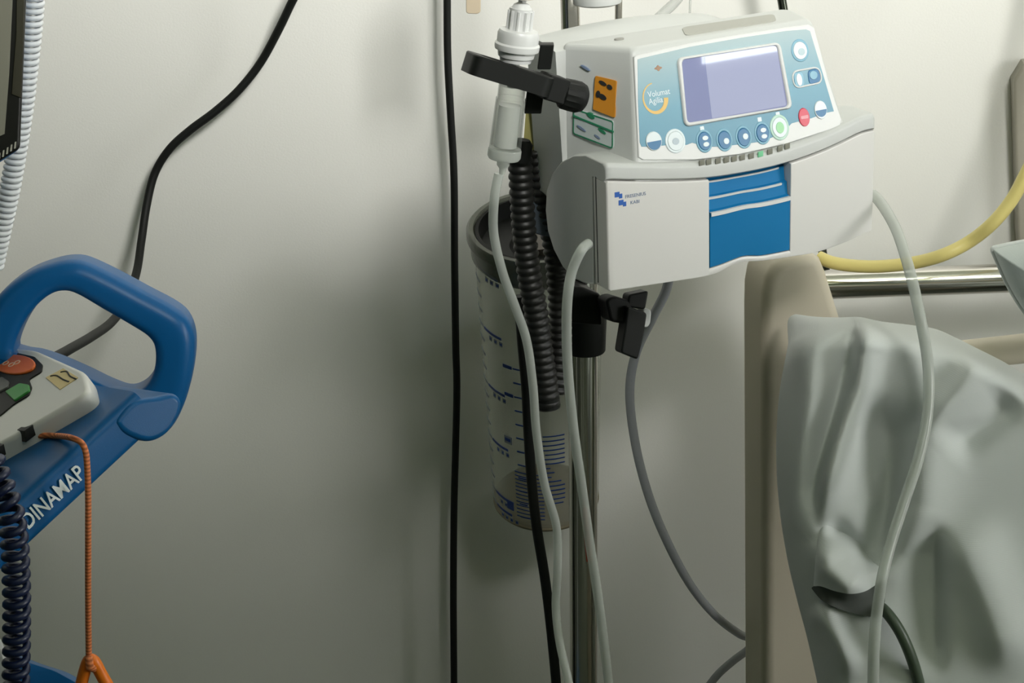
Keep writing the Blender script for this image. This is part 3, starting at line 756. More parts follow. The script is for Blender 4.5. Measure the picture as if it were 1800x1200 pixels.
mb = MB(); lathe([(0, rt - .018), (.026, rt - .018), (.024, rt - .010), (.01, rt - .008), (.0, rt - .008)], cbase, cax, 40, mb); obj('lid_boss', mb, mat('lid_brown', (.10, .085, .07), .4), ld)
# printed scale
cx_ = cax.cross(V((0, 1, 0))).normalized(); cx_ = cx_ if cx_.x > 0 else -cx_
cy_ = cax.cross(cx_); cy_ = cy_ if cy_.y < 0 else -cy_       # towards the viewer
def band(a0, a1, h, t, mb, off=.0004, n=10, slope=0):
    R = []
    for k in range(n + 1):
        a = math.radians(a0 + (a1 - a0) * k / n); hh = h + slope * k / n; r = cr(hh)
        d = cx_ * math.sin(a) + cy_ * math.cos(a)
        R.append([cbase + cax * (hh - t / 2) + d * r, cbase + cax * (hh + t / 2) + d * r, cbase + cax * (hh + t / 2) + d * (r + off), cbase + cax * (hh - t / 2) + d * (r + off)])
    mb.rings(R)
mb = MB(); mt = MB()
H0 = CH * .045
step = CH * .0515
for k in range(18):
    h = H0 + step * k
    band(-84, -68, h, .0030, mt)
    if k % 4 == 1 or k == 0:
        band(-66, -40, h, .0030, mb)
        for j in range(3 if k else 4):                # blurred numerals under the line
            band(-57 + j * 7, -53 + j * 7, h - .0068 , .0058, mt, .0004, 3); band(-56 + j * 7, -53.4 + j * 7, h - .0068, .0028, mb, .0006, 3)
    if k < 12: band(-29, -20 + (k % 3 == 0) * 3, h + .004, .0018, mb)
    if k in (9, 11): band(-40, -30, h + .004, .004, mb)
for k in range(13): band(-33, -2, H0 + CH * .012 + .0052 * k, .0012, mb, slope=0)
for k, (a0, a1) in enumerate(((0, 18), (2, 20), (2, 20), (0, 20), (-2, 20), (0, 16), (-2, 6), (0, 9), (-2, 5), (0, 20), (-2, 20), (0, 20), (-3, 20), (-2, 20), (-6, 20), (-2, 20))):
    band(a0, a1, H0 + CH * .075 + .0062 * k, .0014, mb)
band(-46, -37, H0 + CH * .04, .012, mb, .0005, 4); band(-44, -34, H0 + CH * .30, .010, mt); band(-43, -36, H0 + CH * .30, .004, mb, .0006, 4)
obj('scale', mb, M['blueink'], can)['kind'] = 'stuff'; obj('scale_shade', mt, M['greytick'], can)['kind'] = 'stuff'
br = at(985, 560, 2.11); mb = box_mb(br, .05, .07, .03, .004); obj('wall_bracket', mb, M['white2'], can)

# ------------------------------------------------------------------ bed end, rails, sheet, pillow
bp = Plane(at(1400, 700, 1.90), V((.30, -1, .0)))
bed = thing('hospital_bed', V((at(1400, 700, 1.90).x, 1.93, 0)), 'cream hospital bed end with rounded top corner under the pale sheet', 'bed')
op = [bp.hit(*p) for p in ((1344, 1280), (1344, 1100), (1344, 800), (1344, 560), (1345, 520), (1350, 492), (1362, 470), (1382, 457), (1410, 451), (1434, 449), (1446, 456), (1456, 480), (1470, 525), (1484, 570), (1500, 640), (1530, 800), (1545, 1100), (1550, 1280))]
op = [(op[0][0], -bp.o.z + .12)] + op + [(op[-1][0], -bp.o.z + .12)]
mb = MB(); prism(op, bp.to, -.062, 0, .012, mb, 6); obj('bed_end', mb, M['cream'], bed, 60)
for a in (.02, .17):
    mb = MB(); c = bp.to(op[0][0] + a, -bp.o.z, -.03); lathe([(0, 0), (.035, 0), (.04, .02), (.04, .06), (.02, .075), (.02, .13), (0, .13)], c, V((0, 0, 1)), 24, mb); obj('castor', mb, M['black'], bed)
mb = tube_mb([at(1560, 640, 1.80), at(1700, 623, 1.79), at(1810, 611, 1.78), at(2300, 560, 1.73), at(2700, 530, 1.70)], .0143, 28); obj('frame_bar', mb, M['cream'], bed)
mb = box_mb(V((1.05, 1.12, .50)), .9, .8, .16, .03); obj('mattress', mb, M['pillow'], bed)
for x in (.65, 1.42):
    mb = box_mb(V((x, 1.12, .21)), .05, .75, .42, .005); obj('bed_leg', mb, M['cream'], bed)
ra, rb_ = at(1425, 501, 2.03), at(1815, 487, 2.03)
rail = thing('wall_rail', (ra + rb_) / 2, 'polished steel rail running along the wall beside the bed end', 'rail')
rd = (rb_ - ra); mb = cyl_mb(ra - rd * .05, rb_ + rd * 1.8, .0158, 36); obj('rail', mb, M['chrome'], rail)
for f in (-.02, 1.5):
    p = ra + rd * f; mb = cyl_mb(p, V((p.x, WY, p.z)), .008); obj('bracket', mb, M['brush'], rail)
sp = tag(obj('bed_pole', cyl_mb(at(1350, -150, 2.08), at(1452, 480, 2.08), .0048, 18), mat('dark_steel', (.10, .11, .09), .25, 1)), 'thin dark leaning pole behind the right end of the pump', 'pole')

# sheet: hangs over the bed end in folds
lefte = sinterp([(570, 1392), (605, 1385), (680, 1371), (760, 1365), (840, 1366), (920, 1374), (1000, 1388), (1060, 1402), (1120, 1418), (1180, 1432), (1260, 1450)])
tope = sinterp([(1385, 604), (1398, 592), (1420, 584), (1455, 577), (1490, 572), (1520, 569), (1560, 577), (1610, 583), (1655, 590), (1690, 605), (1730, 625), (1770, 645), (1810, 668), (1880, 700), (1960, 728), (2060, 745), (2250, 750)])
def seg_d(px, py, a, b):
    ax, ay = a; bx, by = b; L2 = (bx - ax) ** 2 + (by - ay) ** 2
    t = ((px - ax) * (bx - ax) + (py - ay) * (by - ay)) / L2; tc = max(0, min(1, t))
    qx, qy = ax + (bx - ax) * tc, ay + (by - ay) * tc
    d = math.hypot(px - qx, py - qy); s = (bx - ax) * (py - ay) - (by - ay) * (px - ax)
    return tc, d * (1 if s > 0 else -1)
FOLDS = [  # polyline, amplitude (m, + towards viewer), width px on its left flank, on its right flank
    ([(1520, 570), (1508, 640), (1482, 740), (1455, 840), (1440, 930)], .020, 14, 34),      # ridge running down from the peak
    ([(1502, 590), (1490, 680), (1452, 780), (1432, 860), (1428, 940)], -.018, 30, 12),     # valley left of it
    ([(1420, 590), (1428, 700), (1415, 840), (1412, 960)], .010, 26, 40),
    ([(1590, 585), (1610, 660), (1628, 760)], .010, 50, 40),
    ([(1530, 680), (1560, 770), (1566, 880), (1548, 960), (1530, 1010)], -.022, 34, 40),    # long dark hollow
    ([(1720, 640), (1662, 720), (1622, 780), (1594, 880), (1580, 960), (1572, 1060)], .016, 26, 60),
    ([(1690, 650), (1720, 760)], .006, 60, 60),
    ([(1790, 690), (1720, 745), (1660, 800)], -.014, 40, 30),
    ([(1450, 916), (1505, 955), (1536, 1010)], -.012, 14, 16),
    ([(1440, 940), (1455, 1000), (1490, 1030), (1530, 1020)], .012, 18, 26),
    ([(1640, 900), (1640, 1060), (1640, 1200)], -.016, 46, 20),
    ([(1670, 900), (1740, 1060), (1790, 1200)], .014, 40, 60),
    ([(1425, 1060), (1470, 1120), (1510, 1200)], .010, 18, 26),
]
def fold(px, py):
    h = 0
    for pl_, amp, wl, wr in FOLDS:
        best = None; n = len(pl_) - 1
        for k, (a, b) in enumerate(zip(pl_, pl_[1:])):
            t, d = seg_d(px, py, a, b)
            if best is None or abs(d) < abs(best[0]): best = (d, (k + t) / n)
        w = wr if best[0] < 0 else wl                   # a line running down has its right on the negative side
        q = best[1]; tp2 = min(1, (1 - q) / .3); tp1 = 1 if pl_[0][1] < 660 else min(1, q / .25)
        h += 1.3 * amp * math.exp(-(best[0] / w) ** 2) * (.5 - .5 * math.cos(pi * tp2)) * (.5 - .5 * math.cos(pi * tp1))
    return h
def sheet_depth(px, py):
    y = 1.70 - .00020 * max(0, py - 620) - .00006 * (px - 1380)
    e = max(0, 1 - (px - lefte(py)) / 60); y += .045 * e ** 2          # left edge turns back round the bed end
    f = max(0, 1 - (py - tope(px)) / 45); y += .05 * f ** 2.2            # top turns over the rail
    return y - fold(px, py) * min(1, (py - tope(px)) / 30 + .25)
def sheet_pt(px, py): return at(px, py, sheet_depth(px, py))
mb = MB(); R = []; NX, NY = 180, 120
pocket = lambda x, y: False
for i in range(-7, NY + 1):
    row = []
    for j in range(NX + 1):
        f = j / NX
        px = 1388 + (2230 - 1388) * f; t0 = tope(px)
        if i <= 0:                                       # part lying over the back
            l = lefte(t0); px = l + (2230 - l) * f; py = tope(max(px, 1385))
            p = sheet_pt(px, py); a = -i / 7
            g = min(1, f * 7); p = p + V((.012 * (1 - g) * a, .075 * math.sin(a * pi / 2), -.05 * g * (1 - math.cos(a * pi / 2))))
        else:
            s = i / NY; py = t0 + (1275 - t0) * s; l = lefte(py)
            px = l + (2230 - l) * f; py = tope(max(px, 1385)) + (1275 - tope(max(px, 1385))) * s
            p = sheet_pt(px, py)
        row.append(p)
    R.append(row)
nr = len(R); nc = NX + 1
vsx = [p for r in R for p in r]; fsx = []
def uvpix(i, j):
    s = max(0, (i - 7)) / NY; t0 = tope(1388 + 842 * j / NX); py = t0 + (1275 - t0) * s; l = lefte(py); return l + (2230 - l) * j / NX, py
def inpoly(x, y, P):
    r = False
    for (a, b), (c, d) in zip(P, P[1:] + P[:1]):
        if (b > y) != (d > y) and x < (c - a) * (y - b) / (d - b) + a: r = not r
    return r
for i in range(nr - 1):
    for j in range(nc - 1):
        x, y = uvpix(i, j)
        fsx.append((i * nc + j, i * nc + j + 1, (i + 1) * nc + j + 1, (i + 1) * nc + j))
mb.add(vsx, fsx)
sh = tag(obj('bed_sheet', mb, M['sheet'], None, 80), 'pale grey cotton sheet draped in folds over the bed end', 'sheet')
md = sh.modifiers.new('thick', 'SOLIDIFY'); md.thickness = .0016; md.offset = 0
ss = sh.modifiers.new('soft', 'SUBSURF'); ss.levels = 1; ss.render_levels = 1
def cloth_band(top, bot, off, bulge, nx, ny):
    """strip between two pixel curves lying on the hanging sheet, lifted by off and bulging"""
    R = []
    x0, x1 = top[0][0], top[-1][0]; ft_, fb_ = sinterp(top), sinterp(bot)
    for i in range(ny + 1):
        t = i / ny; row = []
        for j in range(nx + 1):
            x = x0 + (x1 - x0) * j / nx; y = ft_(x) + (fb_(x) - ft_(x)) * t
            row.append(at(x, y, sheet_depth(x, y) - off(t) - bulge * math.sin(pi * j / nx) * math.sin(pi * .5 * min(1, t * 1.2))))
        R.append(row)
    m_ = MB(); n1 = nx + 1
    m_.add([p for r in R for p in r], [(i * n1 + j, i * n1 + j + 1, (i + 1) * n1 + j + 1, (i + 1) * n1 + j) for i in range(ny) for j in range(nx)])
    return m_
flap = obj('fold', cloth_band([(1432, 1022), (1437, 950), (1446, 916), (1470, 922), (1505, 945), (1535, 985), (1556, 1004)], [(1432, 1030), (1445, 1030), (1470, 1038), (1498, 1042), (1526, 1036), (1556, 1014)], lambda t: -.003 + .013 * t ** .7, .012, 40, 24), M['sheet'], sh, 80, 'overhanging fold of the sheet')
md = flap.modifiers.new('thick', 'SOLIDIFY'); md.thickness = .0018; md.offset = 0
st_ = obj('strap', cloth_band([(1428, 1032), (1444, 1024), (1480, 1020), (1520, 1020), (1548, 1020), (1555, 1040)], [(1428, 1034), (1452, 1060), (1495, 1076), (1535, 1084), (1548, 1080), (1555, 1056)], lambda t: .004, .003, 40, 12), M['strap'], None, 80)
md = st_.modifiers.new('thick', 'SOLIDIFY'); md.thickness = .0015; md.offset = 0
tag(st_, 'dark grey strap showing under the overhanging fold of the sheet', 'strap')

# pillow corner at the right edge
pp = Plane(at(1800, 480, 1.71), V((-.25, -1, .25)))
po_ = rpoly([pp.hit(*p) for p in ((1745, 437), (1800, 425), (2050, 400), (2080, 560), (1990, 660), (1880, 640), (1800, 546), (1772, 500))], [.002, .05, .03, .03, .03, .03, .03, .03], 6)
mb = MB(); R = []; K = 14
cxx = sum(p[0] for p in po_) / len(po_); cyy = sum(p[1] for p in po_) / len(po_)
for k in range(-K, K + 1):
    a = k / K * pi / 2; s = max(.02, math.cos(a) ** .55)
    R.append([pp.to(cxx + (x - cxx) * s, cyy + (y - cyy) * s, .055 * math.sin(a)) for x, y in po_])
mb.rings(R); plw = tag(obj('pillow', mb, M['pillow'], None, 60), 'pale blue-grey pillow corner showing above the bed at the edge', 'pillow')
mb = tube_mb([pp.to(x, y, .001) for x, y in po_ + po_[:1]], .0028, 10); obj('piping', mb, M['seam'], plw, 60, 'white piped seam')

# beige box on the wall at the right edge
bx = Plane(at(1790, 300, 2.135), V((-.1, -1, 0)))
mb = MB(); prism([bx.hit(*p) for p in ((1781, 142), (1800, 112), (1960, 90), (1960, 470), (1792, 470), (1788, 400))], bx.to, -.07, 0, .004, mb)
tag(obj('wall_box', mb, M['beige']), 'beige wall-mounted box at the edge beyond the yellow hose', 'box')
# beige plug hanging at the top
tg = at(832, 8, 1.9); mb = MB(); prism(rpoly([(-.007, -.008), (.004, -.0085), (.007, -.0065), (.0075, .09), (-.006, .09)], .003, 4), lambda a, b, n: tg + V((a, n, b)), -.004, .004, .001, mb)
tag(obj('plug', mb, mat('beige_plug', (.62, .52, .38), .45)), 'small beige plug hanging above the drop sensor', 'plug')

# ------------------------------------------------------------------ blue vital-signs monitor with handle
mon = thing('vital_signs_monitor', V((at(60, 900, 1.3).x, 1.36, 0)), 'blue vital-signs monitor with carrying handle and white lettering', 'monitor')
# beam: side face towards the camera
MA = at(20, 890, 1.27); MBp = at(236, 692, 1.345); MC = at(250, 772, 1.345); MD = at(55, 955, 1.27)
ex = (MBp - MA).normalized()
fn = (MBp - MA).cross(MD - MA).normalized(); fn = fn if fn.dot(MA - CAM) < 0 else -fn
fp = Plane(MA, fn, ex.cross(fn) if ex.cross(fn).z > 0 else -ex.cross(fn))
if fp.u.dot(ex) < 0: fp.u, fp.v = -fp.u, -fp.v
back = at(150, 655, 1.435) - at(236, 692, 1.345)
# body as a prism along the beam with a rounded top edge: section in (down the face, back)
dn_ = ((MD - MA) + (MC - MBp)) / 2; dn_ -= ex * dn_.dot(ex); hD = dn_.length; dn_.normalize()
bk = back - ex * back.dot(ex); hB = bk.length; bk.normalize()
def beam(t, a, b): return MA + ex * t + dn_ * a + bk * b       # a: down, b: back
LB = (MBp - MA).length
sec = rpoly([(0, 0), (hD, 0), (hD, hB * 1.15), (0, hB * 1.15)], [.010, .006, .006, .006], 6)
mb = MB(); R = []
for t, s in ((-.25, 1), (-.1, 1), (0, 1), (LB * .3, 1), (LB * .6, 1), (LB * .85, 1), (LB * .97, 1), (LB * 1.02, .985)):
    R.append([beam(t, hD / 2 + (a - hD / 2) * s, hB / 2 + (b - hB / 2) * s) for a, b in sec])
mb.rings(R); body = obj('body', mb, M['dblue'], mon, 50)
lc = beam(0, 0, 0)
ta = fp.hit(93, 874); txt = lambda a, b, n: fp.to(ta[0] + a, ta[1] + b, .0003 + n)
# lettering runs along the beam
e2 = -dn_
tc0 = fp.to(*ta); tdir = (at(138, 832, 1.3) - at(48, 915, 1.27)); tdir = (tdir - fp.n * tdir.dot(fp.n)).normalized(); tup = fp.n.cross(tdir)
if tup.z < 0: tup = -tup
mb = MB(); text_mb('DINAMAP', .0165, lambda a, b, n: tc0 + tdir * a + tup * b + fp.n * (.0002 + n), .0005, mb, .78, .0002); obj('lettering', mb, mat('letter_white', (.78, .84, .86), .5), body, 40, 'white lettering')
# handle: thick plate with a big rounded hole, running into the end of the beam
hpn = Plane(at(180, 620, 1.51), V((.10, -.97, .16)))
OUT = [(-45, 640), (-40, 585), (-16, 535), (16, 502), (53, 478), (92, 464), (122, 459), (150, 463), (200, 486), (256, 516), (305, 542), (328, 562), (340, 592), (341, 630), (334, 676), (322, 716), (305, 750), (285, 770), (262, 776), (238, 770), (212, 752), (185, 726), (150, 704), (110, 682), (60, 668), (5, 662)]
INN = [(22, 618), (36, 578), (60, 542), (86, 520), (110, 513), (135, 519), (180, 545), (235, 577), (260, 594), (271, 612), (272, 642), (264, 668), (248, 686), (224, 694), (192, 684), (150, 664), (104, 644), (62, 630), (34, 626)]
def star(poly, cxp, cyp, n):
    P = [V((*hpn.hit(*p), 0)) for p in poly]; P = smooth(P, 8, True); c = V((*hpn.hit(cxp, cyp), 0)); out = []
    for k in range(n):
        t = 2 * pi * k / n; d = V((math.cos(t), math.sin(t), 0)); bst = None
        for i in range(len(P)):
            a, b = P[i - 1] - c, P[i] - c; e = b - a; den = d.x * e.y - d.y * e.x
            if abs(den) < 1e-12: continue
            r_ = (a.x * e.y - a.y * e.x) / den; q = (a.x * d.y - a.y * d.x) / den
            if r_ > 0 and -1e-6 <= q <= 1 + 1e-6 and (bst is None or r_ > bst): bst = r_
        out.append((c.x + d.x * bst, c.y + d.y * bst))
    return out
NH = 120
o_h, i_h = star(OUT, 165, 610, NH), star(INN, 165, 610, NH)
mid_h = [((a + c) / 2, (b + d) / 2) for (a, b), (c, d) in zip(o_h, i_h)]
DEP = .052; RO, RI = .013, .008; rs = []
for k in range(9):                                     # outer wall from the back to the front, rounded
    t = k / 8 * pi / 2; rs.append([hpn.to(a, b, -DEP + RO - RO * math.cos(t)) for a, b in inset(o_h, RO * (1 - math.sin(t)))])
for k in range(9):
    t = k / 8 * pi / 2; rs.append([hpn.to(a, b, -RO + RO * math.sin(t)) for a, b in inset(o_h, RO * (1 - math.cos(t)))])
for k in range(7):
    t = k / 6 * pi / 2; rs.append([hpn.to(a, b, -RI + RI * math.cos(t)) for a, b in inset(i_h, -RI * (1 - math.sin(t)))])
for k in range(7):
    t = k / 6 * pi / 2; rs.append([hpn.to(a, b, -DEP + RI - RI * math.sin(t)) for a, b in inset(i_h, -RI * (1 - math.cos(t)))])
mb = MB(); K_ = len(rs); fs_ = []
for i in range(K_):
    for j in range(NH):
        fs_.append((i * NH + j, i * NH + (j + 1) % NH, ((i + 1) % K_) * NH + (j + 1) % NH, ((i + 1) % K_) * NH + j))
mb.add([p for r in rs for p in r], fs_)
obj('handle', mb, M['dblue'], mon, 60, 'big rounded blue carrying handle')
# shoulder of the casing where handle and beam meet
shp = [(p.x, p.y) for p in smooth([V((*fp.hit(*p), 0)) for p in ((206, 735), (236, 705), (276, 697), (306, 692), (320, 708), (312, 738), (292, 764), (262, 776), (226, 766), (207, 750))], 7, True)]
mb = MB(); prism(shp, fp.to, -.10, .0006, .0045, mb, 6); obj('shoulder', mb, M['dblue'], mon, 60)
# white thermometer unit on the top face
tn = ex.cross(bk).normalized(); tn = tn if tn.z > 0 else -tn
tp_ = Plane(beam(0, 0, 0) + tn * .014, tn, ex.cross(tn))
if tp_.u.dot(ex) < 0: tp_.u, tp_.v = -tp_.u, -tp_.v
out = [tp_.hit(*p) for p in ((-90, 640), (20, 609), (62, 613), (150, 652), (158, 688), (60, 745), (-90, 830))]
mb = MB(); prism(rpoly(out, [.01, .008, .012, .014, .012, .01, .01], 6), tp_.to, -.017, 0, .004, mb, 5); un = obj('thermometer_unit', mb, M['white'], mon, 50, 'white thermometer unit')
def tslab(name, px, m, n0, n1, bev, par, rr=.002, label=None):
    mb = MB(); prism(rpoly([tp_.hit(*p) for p in px], rr, 4), tp_.to, n0, n1, bev, mb); return obj(name, mb, m, par, 50, label)
kpx = [(-60, 640), (0, 622), (35, 622), (62, 628), (76, 642), (74, 655), (52, 668), (57, 682), (52, 696), (25, 712), (0, 733), (-60, 760)]
kk = tslab('button_field', kpx, M['black'], -.001, .0012, .0006, un, .003, 'black button field')
tslab('button', [(29 + 36 * math.cos(t), 644 + 17 * math.sin(t)) for t in (2 * pi * k / 24 for k in range(24))], M['orange'], .0005, .0030, .0012, kk, .0005, 'orange oval button')
mb = MB()
for px, py in ((14, 643), (24, 646), (34, 642)):
    c = tp_.hit(px, py); ringprism(ell(c[0], c[1], .0026, .0042), ell(c[0], c[1], .0018, .0033), tp_.to, .0025, .0034, mb)
obj('symbol', mb, mat('button_print', (.80, .62, .50), .5), kk)
tslab('button', [(12, 692), (38, 677), (54, 680), (55, 690), (28, 708)], M['gbtn'], .0005, .0028, .0008, kk, .002, 'green button')
tslab('button', [(-14, 672), (8, 666), (19, 674), (17, 684), (-10, 698)], mat('button_grey', (.10, .10, .095), .4), .0005, .0028, .0008, kk, .002, 'dark grey button')
tape = tslab('tape_label', [(81, 664), (112, 648), (138, 664), (106, 685)], M['tan'], -.0008, .0006, 0, un, .0006, 'tan tape label with pen marks')
mb = MB()
for P in (((90, 662), (100, 661), (112, 668), (122, 672)), ((108, 655), (118, 654), (124, 662), (134, 667))):
    tube_mb(smooth([tp_.to(*tp_.hit(*p), .0006) for p in P], 5), .0007, 6, mb)
obj('pen_mark', mb, M['ink'], tape)
for px in ([(41, 757), (57, 746), (62, 764), (45, 777)], [(-8, 788), (6, 780), (10, 798), (-6, 808)]):
    q = Plane(tp_.to(*tp_.hit(60, 742), -.006), fp.n, V((0, 0, 1)))
    mb = MB(); prism([q.hit(*p) for p in px], q.to, -.012, .0012, .0004, mb); obj('slot', mb, M['black'], un)
# probe holder below the unit, light grey side of the unit
# stand column under the monitor and lower blue shelf
mb = cyl_mb(V((at(-190, 1000, 1.36).x, 1.40, .06)), V((at(-190, 1000, 1.36).x, 1.40, 1.30)), .02); obj('column', mb, M['white2'], mon)
mb = MB(); bs = Plane(at(90, 1190, 1.33), V((0, -1, .6))); prism(rpoly([bs.hit(*p) for p in ((-60, 1120), (48, 1163), (95, 1178), (135, 1200), (180, 1240), (-60, 1240))], .004, 4), bs.to, -.05, 0, .006, mb); obj('basket', mb, M['dblue'], mon)
mb = lathe([(0, 0), (.22, 0), (.23, .012), (.22, .035), (.05, .06), (0, .06)], V((at(-190, 1000, 1.36).x, 1.40, 0)), V((0, 0, 1)), 36); obj('base', mb, M['dblue'], mon)
mb = MB(); wq = Plane(at(5, 1160, 1.28), V((.2, -1, .2))); prism(rpoly([wq.hit(*p) for p in ((-30, 1095), (2, 1140), (16, 1200), (24, 1260), (-30, 1260))], .003, 3), wq.to, -.02, 0, .002, mb); tag(obj('probe_cover', mb, M['white2']), 'white plastic edge at the lower corner below the navy coil', 'cover')

# orange cord with triangular clip
cz = thing('orange_cord', at(155, 1150, 1.235), 'orange braided cord hanging over the blue monitor with a triangular clip', 'cord')
def tpt(px, py, off): a = tp_.hit(px, py, off); return tp_.to(a[0], a[1], off)
pts = [tpt(10, 795, -.010), tpt(42, 775, -.010), tpt(70, 766, -.011), tpt(100, 766, -.0115), at(124, 769, 1.297), at(142, 777, 1.288), at(150, 792, 1.283), at(153, 815, 1.28), at(155, 870, 1.275), at(155, 950, 1.27), at(155, 1050, 1.27), at(156, 1152, 1.27)]
obj('cord', tube_mb(smooth(pts, 12), .0022, 10), M['orangecord'], cz)
tri = smooth([at(*p) for p in ((140, 1215, 1.27), (150, 1175, 1.27), (157, 1160, 1.27), (166, 1163, 1.27), (178, 1185, 1.27), (200, 1225, 1.27), (206, 1250, 1.27), (170, 1262, 1.27), (134, 1250, 1.27))], 10, True)
obj('clip', tube_mb(tri + tri[:1], .0045, 14), M['ring'], cz, 60, 'bright orange triangular clip')
mb = tube_mb([at(156, 1155, 1.268), at(158, 1172, 1.262), at(168, 1176, 1.27)], .003, 10); obj('cord_knot', mb, M['orangecord'], cz)
# navy coiled cord
cpth = smooth([at(*p) for p in ((-20, 800, 1.24), (0, 850, 1.235), (18, 900, 1.23), (26, 960, 1.23), (29, 1040, 1.23), (29, 1120, 1.23), (28, 1200, 1.23), (28, 1280, 1.23), (20, 1420, 1.23))], 20)
tag(obj('coiled_cable', coil(cpth, .0072, .0029, .0092), M['navy'], None, 60), 'navy coiled cord hanging in front of the blue monitor', 'cord')

# ------------------------------------------------------------------ display and white coil at the top left
dp = Plane(at(20, 150, 1.30), V((.35, -1, .12)))
dis = thing('display_unit', at(-60, 290, 1.33), 'dark glossy display with blue casing at the upper left edge', 'display')
mb = MB(); prism(rpoly([dp.hit(*p) for p in ((-260, -200), (53, -200), (49, 0), (44, 120), (38, 268), (-6, 297), (-260, 420))], .003, 3), dp.to, -.035, -.012, .004, mb); obj('casing', mb, mat('display_blue', (.03, .17, .42), .4), dis)
mb = MB(); bo = [dp.hit(*p) for p in ((-260, -200), (50, -200), (47, 0), (42, 120), (36, 262), (-6, 288), (-260, 410))]
prism(rpoly(bo, .003, 3), dp.to, -.014, 0, .003, mb); bz = obj('bezel', mb, M['bezel'], dis)
mb = MB(); prism([dp.hit(*p) for p in ((-240, -180), (26, -180), (22, 0), (16, 130), (8, 235), (-240, 350))], dp.to, -.001, .0012, .0004, mb); obj('screen', mb, mat('screen_reflection', (.24, .235, .19), .2), dis, 40, 'grey screen painted with a wall reflection')  # wall reflection put into the screen's own colour
mb = MB(); prism([dp.hit(*p) for p in ((31, -180), (45, -180), (43, 20), (37, 172), (20, 165), (28, 60))], dp.to, -.001, .0012, .0004, mb); obj('side_strip', mb, mat('strip_brown', (.055, .052, .038), .25), dis)
mb = MB(); tcq = dp.hit(8, 268); dd_ = V((*dp.hit(34, 250), 0)) - V((*dp.hit(0, 274), 0)); dd_.normalize()
for k in range(7):
    a = (k - 3.4) * .0032; cxx_ = (tcq[0] + dd_.x * a, tcq[1] + dd_.y * a)
    prism([(cxx_[0] - .0008, cxx_[1] - .0022), (cxx_[0] + .0004, cxx_[1] - .0020), (cxx_[0] + .0012, cxx_[1] + .0024), (cxx_[0] + .0002, cxx_[1] + .0022)], dp.to, -.001, .0005, 0, mb)
obj('print', mb, mat('bezel_print', (.45, .44, .38), .5), bz)
cw = smooth([at(*p) for p in ((64, -60, 1.39), (60, 0, 1.39), (53, 80, 1.39), (42, 180, 1.39), (30, 260, 1.39), (18, 330, 1.39), (3, 400, 1.39), (-12, 470, 1.39))], 20)
tag(obj('coiled_hose', coil(cw, .0058, .0020, .0046), M['whitehose'], None, 60), 'white coiled hose running down behind the dark display', 'hose')

# ------------------------------------------------------------------ unseen dark cloth, added to deepen reflections and tint the shade
mb = MB(); R = []
for k in range(61):
    y = -1.6 + 2.4 * k / 60; x = -2.0 + .05 * math.sin(k * 1.3)
    R.append([V((x, y, .3)), V((x + .004, y, .3)), V((x + .004, y, 2.3)), V((x, y, 2.3))])
mb.rings(R); tag(obj('added_curtain', mb, M['added_curtain'], None, 60), 'unseen navy cloth added along the side wall to darken reflections', 'added_curtain')

# ------------------------------------------------------------------ light
def area(name, loc, target, sx, sy, power, c, spread=pi):
    l = bpy.data.lights.new(name, 'AREA'); l.shape = 'RECTANGLE'; l.size = sx; l.size_y = sy; l.energy = power; l.color = c; l.spread = spread
    o = bpy.data.objects.new(name, l); col.objects.link(o); o.location = loc
    o.rotation_euler = (V(target) - V(loc)).to_track_quat('-Z', 'Y').to_euler(); return o
def spot(name, loc, target, power, c, ang, blend, rad):
    l = bpy.data.lights.new(name, 'SPOT'); l.energy = power; l.color = c; l.spot_size = math.radians(ang); l.spot_blend = blend; l.shadow_soft_size = rad
    o = bpy.data.objects.new(name, l); col.objects.link(o); o.location = loc
    o.rotation_euler = (V(target) - V(loc)).to_track_quat('-Z', 'Y').to_euler(); return o
spot('examination_lamp', (.72, -.1, 2.58), (.12, 2.1, 2.56), 635, (1.0, .985, .955), 90, 1.0, .26)
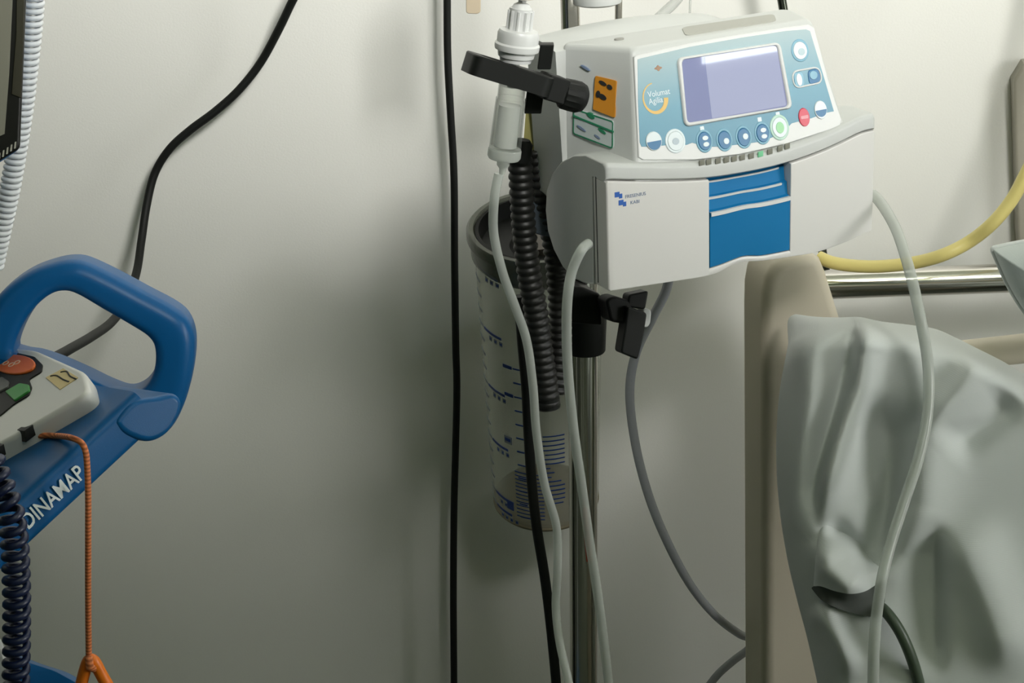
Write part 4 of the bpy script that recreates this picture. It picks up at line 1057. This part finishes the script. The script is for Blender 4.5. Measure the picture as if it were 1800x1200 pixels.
area('overhead_fill', (.9, -1.0, 2.66), (.9, -1.0, 0), 1.2, .6, 6, (.9, 1.0, .68))  # unseen area light added overhead as weak greenish frontal fill
# unseen glowing panel, added and tilted to mirror a band in the pump's display
lt = V((0, .9692, -.2462)); lu = V((0, .2462, .9692)); lo_ = V((2.186, .549, 1.862))
lto = lambda a, b, n: lo_ + lt * a + lu * b + V((-1, 0, 0)) * n
glow_panel = thing('reflection_panel', V((2.19, .83, 1.7)), 'unseen wide glowing panel added to mirror a band in the display', 'glow_panel')
mb = MB(); prism(rpoly([(-.02, -.02), (.62, -.02), (.62, .34), (-.02, .34)], .02, 4), lto, -.012, 0, .003, mb); obj('housing', mb, M['white'], glow_panel)
mb = MB(); prism([(0, 0), (.60, 0), (.60, .32), (0, .32)], lto, -.002, .003, 0, mb); obj('glow_face', mb, mat('panel_glow', (.8, .85, .9), .3, emis=((.88, .95, 1.0), 9)), glow_panel)
# unseen glowing pane added low in the side wall as frontal fill
wz0, wz1, wy0, wy1 = 1.08, 1.66, .25, 1.15
mb = MB(); prism([(wy0, wz0), (wy1, wz0), (wy1, wz1), (wy0, wz1)], lambda a, b, n: V((2.19 - n, a, b)), -.004, .002, 0, mb)
o = obj('fill_window_1', mb, mat('fill_window_glow', (.8, .85, .9), .3, emis=((1.0, .985, .95), 11.5))); o['kind'] = 'structure'
mb = MB()
ringprism([(wy0 - .06, wz0 - .06), (wy1 + .06, wz0 - .06), (wy1 + .06, wz1 + .06), (wy0 - .06, wz1 + .06)], [(wy0, wz0), (wy1, wz0), (wy1, wz1), (wy0, wz1)], lambda a, b, n: V((2.2 - n, a, b)), .0, .05, mb)
obj('fill_window_frame', mb, M['white'], o)
w = bpy.data.worlds.new('world'); scn.world = w; w.use_nodes = True
w.node_tree.nodes['Background'].inputs[0].default_value = (.5, .6, .55, 1); w.node_tree.nodes['Background'].inputs[1].default_value = .2
scn.view_settings.view_transform = 'Standard'; scn.view_settings.look = 'None'; scn.view_settings.gamma = 1; scn.view_settings.exposure = 0
scn.view_settings.use_curve_mapping = False
